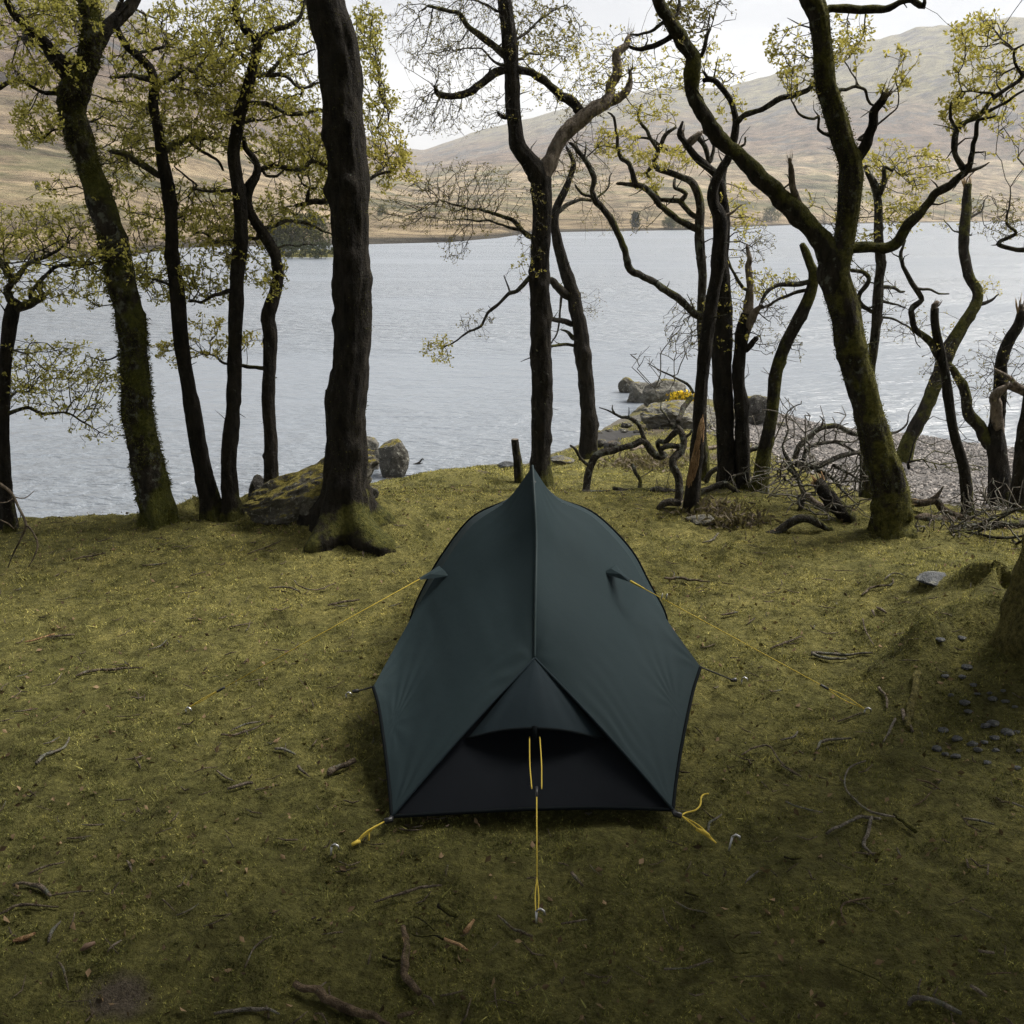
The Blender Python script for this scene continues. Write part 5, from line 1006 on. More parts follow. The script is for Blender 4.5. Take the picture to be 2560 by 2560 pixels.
rock('rock', 'L', 905, 275, 160, 105, .7, 'largest pale lichened rock of the row in the water', M_ROCK, 53, 'rock', .36, .2)
rock('rock_outcrop', 'L', 1020, 450, 270, 105, .9, 'broad layered grey slab running up from the shore below the yellow gorse', M_ROCK, 54, 'rock', .4, .2, src=ICO5)
rock('rock', 'L', 760, 470, 110, 32, .9, 'flat grey shelf of rock at the shore left of the layered slab', M_ROCK, 55, 'rock', .3)
rock('rock', 'L', 605, 525, 52, 24, .9, 'small dark rock at the grassy shore tip', M_ROCKD, 56, 'rock', .3)
rock('rock', 'L', 1640, 410, 165, 125, .7, 'dark blocky rock with a brown grass top between the leaning trunks', M_ROCKD, 57, 'rock', .3, .2)
rock('rock', 'L', 1840, 520, 38, 20, .9, 'small dark stone at the water beside the dark blocky rock', M_ROCKD, 58, 'rock', .3)
rock('rock', 'L', 1205, 1290, 112, 42, .8, 'low lichen-grey rock in the moss in front of the stripped stem', M_ROCK, 59, 'rock', .35)
rock('flat_stone', 'M', 1245, 1445, 165, 34, .9, 'flat dark slate slab set in the moss right of the great mossy oak', M_SLATE, 61, 'stone', .25)
rock('rock', 'F', 1195, 1098, 55, 18, .9, 'thin grey rock ledge at the shore between the central trunk and the leaning oak', M_ROCK, 62, 'rock', .3)
rock('rock', 'L', 80, 800, 85, 26, .9, 'low slate ledge at the water left of the leaning oak foot', M_SLATE, 63, 'rock', .3)
NP = [(1020, 1045, 36), (840, 1135, 28), (980, 1130, 24), (1070, 1195, 24), (1100, 1270, 22), (1205, 1245, 18), (1230, 1295, 32), (1330, 1320, 28), (1000, 1340, 34), (1030, 1385, 26), (1400, 1360, 20), (885, 1280, 20), (830, 1530, 36), (940, 1600, 32), (1065, 1650, 36), (1110, 1695, 30), (1165, 1510, 32), (1230, 1490, 38), (1350, 1560, 40), (1240, 1605, 34), (1250, 1700, 24), (780, 1680, 34), (850, 1720, 24), (930, 1735, 32), (1160, 1630, 26), (1440, 1700, 22), (800, 815, 34), (980, 795, 28), (1180, 1810, 26), (1420, 1850, 28), (1310, 1250, 18), (1420, 1560, 20)]
for j_, (x_, y_, w_) in enumerate(NP):
    p = on_ground(*px('N', x_, y_)); k_ = w_ * .3106 / 2560 / FOC * project(p)[2]
    p = p + [0, 0, float(lumps(p[0], p[1])) + .006]; V, F = rock_shape(p + [0, 0, k_ * .12], (k_ * 1.35, k_ * rng.uniform(.7, 1.1), k_ * rng.uniform(.5, .8)), 200 + j_, .35, 12, src=ICO2)
    tag(mobj('slate_pebble', V, F, None, M_SLATE, origin=p), 'grey slate pebble lying loose in the moss below the right-edge trunk', 'pebble', 'slate pebbles below the right-edge trunk')
# gravel beach
n = 42000; xg = rng.uniform(2.2, 8.5, n); yg = rng.uniform(7.6, 17, n); bm = beach_mask(xg, yg); ok = (rng.random(n) < bm) & (ground_z(xg, yg) > WATER - .08); xg, yg = xg[ok], yg[ok]; n = len(xg)
B = np.array([(1, 0, 0), (-1, 0, 0), (0, 1, 0), (0, -1, 0), (0, 0, 1), (0, 0, -1)], float); Fb = np.array([(0, 2, 4), (2, 1, 4), (1, 3, 4), (3, 0, 4), (2, 0, 5), (1, 2, 5), (3, 1, 5), (0, 3, 5)])
sc = rng.uniform(.012, .04, (n, 1, 1)) * np.stack([np.ones(n), rng.uniform(.6, 1, n), rng.uniform(.35, .6, n)], 1)[:, None, :]
an = rng.uniform(0, 6.28, n); VV = (B[None] + rng.normal(0, .18, (n, 6, 3))) * sc; ca, sa = np.cos(an)[:, None], np.sin(an)[:, None]
VV = np.stack([VV[..., 0] * ca - VV[..., 1] * sa, VV[..., 0] * sa + VV[..., 1] * ca, VV[..., 2]], -1) + np.stack([xg, yg, ground_z(xg, yg) + .008], 1)[:, None]
m, nt, b = mat('beach_pebble'); k = NB(nt); k.l(k.ramp(k.attr('rnd'), [(0, (.05, .047, .045)), (.5, (.125, .115, .108)), (.85, (.20, .18, .165)), (1, (.29, .26, .24))]), b.inputs['Base Color']); b.inputs['Roughness'].default_value = .9
o = mobj('beach_gravel', VV.reshape(-1, 3), (Fb[None] + (np.arange(n) * 6)[:, None, None]).reshape(-1, 3), None, m, attrs={'rnd': np.repeat(rng.random(n), 6)}, smooth=False, kind='stuff')
tag(o, 'grey brown shingle covering the little beach behind the right-hand trees', 'gravel')

# ------------------------------------------------------------------ fallen timber
def fallen(name, label, limbs, mode='y', m_=None, brush=(), r0=.0022, cat='fallen limb', Y=None, group=None, spl=None, tm=None):
    """limbs: traced polylines; the first one's first point stands on the ground and fixes the distance"""
    m_ = m_ or M_FALL; z, x, y, w = limbs[0][0][0]
    b = on_ground(*px(z, x, y)); Y0 = b[1] if Y is None else Y
    t = thing(name, b, label, cat, group); sk, skr = [], []
    for pts, dY in limbs:
        if mode == 'g': P = []; r = []
        if mode == 'g':
            for (z_, x_, y_, w_) in pts: p = on_ground(*px(z_, x_, y_)); q = rad(w_ * ZF[z_][2], p); P.append(p + [0, 0, q * .6]); r.append(q)
            P = np.array(P); r = np.array(r)
        else:
            ys = Y0
            if sk:
                al = np.vstack(sk); uu, vv, _ = project(al); u0, v0 = px(*pts[0][:3]); ys = al[np.argmin((uu - u0) ** 2 + (vv - v0) ** 2), 1]
            P, r = poly(pts, ys, dY)
        S = catmull(np.column_stack([P, r]), .028); S[:, 3] = np.maximum(S[:, 3], .003)
        S[:, :3] += .012 * np.stack([vnoise(S[:, :3] * 7, k + len(sk)) for k in (1, 2, 3)], 1)
        S[:, 2] = np.maximum(S[:, 2], ground_z(S[:, 0], S[:, 1]) + S[:, 3] * .1)
        V, T, Q = tube(S[:, :3], S[:, 3], 11, .22, 13, len(sk) + int(x), ridge=.08); o = mobj('limb', V, T, Q, m_, t); sk.append(S[:, :3]); skr.append(S[:, 3])
        if spl and len(sk) == 1: mb = MB(); splinters(mb, S[-1, :3], S[-1, :3] - S[-4, :3], S[-1, 3], 10, .09); mb.build('splinters', spl, o, kind='stuff')
    if brush:
        tg = []
        for cx, cy, rx, ry, N, ya, yb in brush: tg.append(blobpts((cx, cy), rx, ry, int(N * .55), Y0, ya, yb, 3))
        tg = np.vstack(tg); tg[:, 2] = np.maximum(tg[:, 2], ground_z(tg[:, 0], tg[:, 1]) + .01)
        mb = MB(); twig_mesh(mb, np.vstack(sk), np.concatenate(skr), tg, r0=r0, wig=.006, pw=.40, bf=.45, sides=4); mb.build('twigs', tm or M_TWIGF, t, kind='stuff')
    return t
M_TWIGF = bark('fallen_twig', foot=0, moss=.08, lichen=.8, lo=(.05, .043, .035), hi=(.27, .24, .20))
fallen('fallen_limb', 'arched fallen limb standing on its broken end right of the tent peak', [(tr('L', (262, 1070, 60), (280, 1000, 58), (308, 860, 58), (370, 765, 56), (500, 720, 54), (640, 690, 52), (740, 652, 56), (800, 720, 60), (860, 778, 62), (910, 758, 50)), .3), (tr('L', (738, 645, 40), (712, 560, 36), (690, 508, 34), (620, 460, 30), (560, 455, 27), (500, 428, 20), (440, 400, 13), (378, 378, 8)), .1), (tr('L', (510, 430, 16), (492, 400, 14), (492, 365, 6)), 0), (tr('L', (620, 455, 12), (622, 420, 9), (620, 382, 5)), 0), (tr('L', (290, 845, 28), (232, 790, 25), (192, 722, 22), (143, 690, 18)), -.1)])
fallen('fallen_limb', 'mossy knotted limb lying low along the ground right of the tent peak', [(tr('L', (235, 1075, 60), (350, 1082, 52), (500, 1100, 50), (600, 1130, 60), (690, 1155, 66), (760, 1095, 68), (850, 1055, 70), (950, 1082, 64), (1050, 1068, 56)), .1), (tr('L', (630, 1130, 46), (602, 1062, 42), (490, 1030, 36)), 0), (tr('L', (680, 1140, 40), (702, 1050, 34), (712, 970, 32), (670, 900, 30), (645, 838, 26)), .1)], brush=[(1240, 905, 26, 32, 26, -.1, .2)])
fallen('fallen_limb', 'tall twisting fallen limb looping beside the stripped stem', [(tr('L', (1000, 1180, 76), (1022, 1050, 70), (1020, 950, 66), (972, 850, 62), (980, 790, 58), (1040, 730, 60), (1052, 650, 56), (1030, 580, 48), (1000, 530, 42), (950, 510, 36), (880, 522, 20)), .2), (tr('L', (1010, 555, 46), (960, 610, 45), (918, 655, 44), (868, 650, 42), (850, 690, 40), (882, 765, 44)), .1), (tr('L', (1020, 500, 42), (1050, 420, 44), (1082, 360, 44), (1122, 305, 40)), .5), (tr('L', (1040, 690, 46), (950, 695, 44), (880, 730, 44)), 0), (tr('L', (950, 510, 20), (910, 440, 15), (880, 400, 10), (885, 340, 5)), .1), (tr('L', (1060, 630, 26), (1110, 600, 22), (1130, 560, 14)), 0), (tr('L', (1130, 270, 26), (1080, 200, 22), (980, 145, 17), (870, 90, 11), (770, 30, 6)), .2)], brush=[(1235, 690, 45, 38, 70, -.1, .3), (1290, 640, 30, 35, 40, -.1, .3)], r0=.0016)
fallen('fallen_limb', 'short mossy branch end at the foot of the stripped stem', [(tr('L', (850, 1210, 44), (885, 1170, 60), (960, 1150, 62), (1030, 1162, 50)), 0)])
fallen('fallen_limb', 'dark branch stub lying right of the stripped stem foot', [(tr('L', (1170, 1140, 38), (1280, 1160, 34), (1400, 1150, 20)), .1)])
fallen('fallen_limb', 'long fallen limb rising against the dark multi-stem oak', [(tr('L', (1240, 985, 44), (1272, 920, 42), (1340, 870, 40), (1460, 830, 38), (1540, 762, 40), (1640, 722, 40), (1750, 705, 36)), -.1), (tr('L', (1470, 830, 16), (1560, 880, 13), (1640, 930, 11), (1700, 1000, 6)), -.1)], brush=[(1410, 800, 70, 50, 80, -.4, .3), (1350, 780, 45, 45, 50, -.3, .3), (1420, 720, 60, 35, 40, -.2, .3)], r0=.0018)
fallen('fallen_limb', 'moss-topped crooked limb on the ground between the stripped stem and the brush', [(tr('L', (1165, 1085, 56), (1280, 1030, 56), (1380, 998, 48), (1460, 1040, 44), (1540, 1100, 44), (1640, 1125, 36), (1750, 1140, 20)), .0)], brush=[(1430, 905, 60, 40, 90, -.3, .4)], r0=.002)
fallen('brush_heap', 'tangled grey heap of dead branches left of the great mossy oak', [(tr('M', (120, 900, 46), (150, 760, 42), (110, 640, 40), (60, 520, 40), (0, 420, 30)), .1), (tr('M', (80, 500, 46), (180, 520, 42), (250, 545, 40), (350, 500, 44), (430, 462, 42), (520, 440, 38), (610, 410, 30)), .2), (tr('M', (160, 490, 34), (192, 392, 32), (300, 350, 30), (430, 345, 26), (540, 390, 22), (620, 450, 14)), .2), (tr('M', (250, 560, 34), (350, 600, 32), (430, 680, 28), (500, 760, 20)), -.2), (tr('M', (20, 540, 36), (80, 600, 34), (140, 700, 28), (150, 800, 24)), -.2), (tr('M', (400, 520, 26), (500, 580, 22), (600, 640, 16), (690, 640, 9)), -.2)],
       brush=[(1520, 905, 105, 42, 330, -.6, .4), (1600, 905, 75, 42, 260, -.6, .4), (1500, 800, 50, 40, 70, -.2, .4), (1590, 800, 45, 35, 60, -.2, .4), (1580, 950, 60, 35, 130, -.7, 0), (1470, 920, 50, 45, 120, -.5, .2), (1500, 860, 50, 40, 120, -.4, .3)], r0=.0025)
fallen('fallen_limb', 'arching fallen limb reaching across the beach behind the great mossy oak', [(tr('M', (90, 470, 44), (120, 370, 46), (200, 300, 44), (300, 220, 42), (400, 205, 42), (500, 240, 40), (600, 275, 38), (740, 290, 28), (860, 266, 20), (930, 250, 18), (992, 200, 15), (1010, 100, 9), (1060, 30, 5)), .2), (tr('M', (300, 215, 20), (310, 160, 14), (280, 130, 6)), 0)], Y=9.6)
fallen('fallen_log', 'short dark rotten log with a broken orange end in the brush heap', [(tr('M', (560, 975, 130), (470, 905, 130), (380, 815, 128), (315, 725, 118), (270, 655, 96)), .2)], m_=M_BARKD, spl=M_RAW, cat='log')
fallen('fallen_log', 'pale weathered log under the dark rotten log', [(tr('M', (390, 905, 50), (280, 840, 50), (180, 755, 40)), .2)], m_=M_DEAD, cat='log')
fallen('fallen_log', 'mossy bowed log lying on the brow left of the great mossy oak', [(tr('M', (-150, 1080, 36), (-60, 1060, 64), (60, 985, 72), (180, 950, 70), (260, 980, 62), (390, 1065, 44)), 0)], cat='log')
fallen('fallen_log', 'curved bare log lying right of the great mossy oak foot', [(tr('M', (1060, 965, 66), (1130, 930, 76), (1200, 960, 76), (1290, 1030, 72), (1350, 1065, 60)), 0)], m_=M_STICK, cat='log')
fallen('fallen_limb', 'bent fallen limb with a pale snapped prong right of the great mossy oak', [(tr('M', (1500, 965, 56), (1380, 920, 58), (1280, 862, 58), (1225, 812, 60), (1130, 832, 62), (1040, 835, 60)), .1), (tr('M', (1180, 815, 44), (1232, 770, 38), (1290, 688, 10)), 0)], m_=M_STICK, spl=M_PALE)
fallen('brushwood_pile', 'pile of grey brushwood at the right edge below the beach', [(tr('M', (1350, 1045, 58), (1500, 1080, 62), (1700, 1085, 64), (1900, 1065, 60), (2050, 1050, 50)), .2), (tr('M', (1180, 1095, 22), (1400, 1055, 26), (1560, 1012, 26), (1700, 935, 24), (1880, 860, 18)), -.1), (tr('M', (1300, 1132, 24), (1500, 1092, 28), (1650, 1012, 26), (1830, 905, 22), (1980, 850, 14)), -.2), (tr('M', (1540, 1145, 18), (1650, 1112, 22), (1840, 1102, 22), (1980, 1080, 16)), -.2), (tr('M', (1080, 1060, 16), (1250, 1070, 20), (1400, 1060, 18)), -.1), (tr('M', (1830, 1165, 20), (1900, 1140, 22), (2000, 1110, 20)), -.3), (tr('M', (1450, 990, 16), (1540, 930, 18), (1680, 880, 14), (1800, 850, 8)), .2)],
       brush=[(1850, 970, 80, 36, 300, -.3, .5), (1790, 1000, 70, 22, 170, -.4, .3), (1890, 1000, 60, 25, 170, -.4, .2), (1870, 930, 60, 28, 120, 0, .5)], r0=.0026, cat='brushwood')
fallen('bare_shrub', 'dark leafless shrub growing on the shingle right of the great mossy oak', [(tr('M', (1010, 560, 26), (1000, 500, 24), (1050, 490, 18), (1120, 480, 10)), 0), (tr('M', (1000, 500, 14), (1090, 240, 10), (1200, 130, 6)), 0)], brush=[(1820, 900, 50, 40, 190, -.3, .4), (1800, 850, 50, 45, 90, -.2, .4), (1830, 800, 30, 40, 40, -.2, .3)], m_=M_BARKD, tm=M_BARK, r0=.0018, cat='shrub')
fallen('driftwood_log', 'grey weathered log lying behind the arched fallen limb', [(tr('L', (640, 735, 50), (720, 712, 48), (800, 715, 40)), .1)], m_=M_DEAD, mode='y', cat='log')
fallen('driftwood_log', 'long grey log lying behind the stripped stem', [(tr('L', (900, 760, 46), (1000, 745, 48), (1100, 730, 46), (1250, 715, 40), (1350, 690, 26)), .3)], m_=M_DEAD, cat='log')
fallen('driftwood_log', 'short broken log beside the round fire pit', [(tr('L', (430, 700, 40), (490, 670, 44), (550, 690, 34)), 0)], m_=M_STICK, cat='log')
# a broken post against the central trunk
p0 = on_ground(*px('F', 965, 1210)); t = thing('wooden_post', p0, 'dark sawn-off stump of a stem leaning left beside the central trunk', 'post')
P, r = poly(tr('F', (968, 1215, 54), (955, 1120, 48), (945, 1050, 42), (938, 985, 40)), p0[1]); P[0][2] -= .1
S = catmull(np.column_stack([P, r]), .03); V, T, Q = tube(S[:, :3], S[:, 3], 14, .12, 9, 3, ridge=.12, cap=False); mobj('stem', V, T, Q, M_BARK, t)
top_ = S[-1, :3]; rr2 = S[-1, 3] * .97; a_ = np.arange(14) * 2 * np.pi / 14
mobj('cut_face', np.vstack([np.stack([top_[0] + rr2 * np.cos(a_), top_[1] + rr2 * np.sin(a_), np.full(14, top_[2] + .004)], 1), top_ + [0, 0, .008]]), [(k_, (k_ + 1) % 14, 14) for k_ in range(14)], None, M_DEAD, t)
# driftwood in the shallows
p0 = at_z(*px('P', 1235, 305), WATER); t = thing('driftwood_branch', p0, 'small curved branch poking out of the water right of the square boulder', 'driftwood')
for pts in (tr('P', (1195, 308, 12), (1225, 300, 16), (1245, 285, 13), (1258, 268, 10), (1268, 272, 9)), tr('P', (1235, 302, 8), (1262, 296, 5))):
    P, r = poly(pts, p0[1]); S = catmull(np.column_stack([P, r]), .01); V, T, Q = tube(S[:, :3], S[:, 3], 7, .2, 30, 1); mobj('stick', V, T, Q, M_FALL, t)
# round fire pit: ash ring with stones
p0 = on_ground(*px('L', 575, 648)); t = thing('fire_pit', p0, 'dark round fire pit on the grass by the leaning oak', 'fire pit'); M_ASH = simple('ash', (.02, .019, .018), .95)
a_ = np.linspace(0, 2 * np.pi, 40, endpoint=False); rg = []
for rr2, h in ((.46, -.03), (.43, .045), (.36, .03), (.2, -.005), (.01, -.01)): rg.append(np.stack([p0[0] + rr2 * np.cos(a_), p0[1] + rr2 * np.sin(a_), p0[2] + h + .012 * vnoise(np.stack([np.cos(a_) * 5, np.sin(a_) * 5, a_ * 0 + rr2 * 9], 1), 2)], 1))
V = np.vstack(rg); Q = [(j * 40 + k_, j * 40 + (k_ + 1) % 40, (j + 1) * 40 + (k_ + 1) % 40, (j + 1) * 40 + k_) for j in range(4) for k_ in range(40)]
mobj('ash_bed', V, None, Q, M_ASH, t)
for k_ in range(13):
    an_ = k_ * 2 * math.pi / 13; V, F = rock_shape(p0 + np.array([.43 * math.cos(an_), .43 * math.sin(an_), .03]), (.08, .06, .05), 400 + k_, .25, 6, src=ICO2); mobj('ring_stone', V, F, None, M_ROCKD, t)
# gorse
p0 = on_ground(*px('L', 1025, 500)); t = thing('gorse_bush', p0, 'yellow flowering gorse bush on the grey slab', 'bush')
tg = []
for cx, cy, rx, ry, N in ((1015, 350, 52, 66, 150), (1100, 310, 40, 24, 40), (1130, 340, 16, 14, 12)):
    for _ in range(N):
        a_ = rng.uniform(0, 6.28); q_ = rng.random() ** .5; tg.append(at_y(*px('L', cx + math.cos(a_) * q_ * rx, cy + math.sin(a_) * q_ * ry), p0[1] + rng.uniform(-.25, .25)))
tg = np.array(tg); sk = np.array([p0, p0 + [0, 0, .15]]); mb = MB(); twig_mesh(mb, sk, np.array([.02, .02]), tg, r0=.003); mb.build('stems', M_BARK, t, kind='stuff')
mb = MB(); leaves(mb, tg, 5, .06, .03, w=.2); mb.build('needles', M_LEAFD, t, kind='stuff'); mb = MB(); leaves(mb, tg[rng.random(len(tg)) < .8], 8, .05, .03, w=.8); mb.build('flowers', M_GORSE, t, kind='stuff')
# dead branch drooping into the left edge
p0 = on_ground(*px('G', 45, 300)); t = thing('drooping_branch', p0, 'thin dead branch drooping to the moss at the left edge', 'branch')
for pts, dy in ((tr('B', (-160, 1150, 24), (-60, 1190, 22), (10, 1232, 19), (62, 1275, 17), (100, 1350, 15), (138, 1440, 13), (110, 1520, 10), (70, 1600, 8), (42, 1672, 5)), 0), (tr('B', (138, 1440, 11), (175, 1480, 10), (202, 1550, 9), (180, 1620, 8), (150, 1672, 5)), -.1), (tr('B', (62, 1290, 8), (130, 1300, 6), (185, 1260, 3)), .1), (tr('B', (-20, 1325, 7), (40, 1320, 6), (75, 1295, 5)), .1), (tr('B', (0, 1415, 7), (50, 1440, 6), (80, 1470, 3)), 0), (tr('B', (80, 1460, 6), (110, 1400, 5), (110, 1370, 4)), 0)):
    P, r = poly(pts, p0[1], dy); S = catmull(np.column_stack([P, r]), .02); V, T, Q = tube(S[:, :3], S[:, 3], 7, .2, 25, 2); mobj('twig', V, T, Q, M_STICK, t)

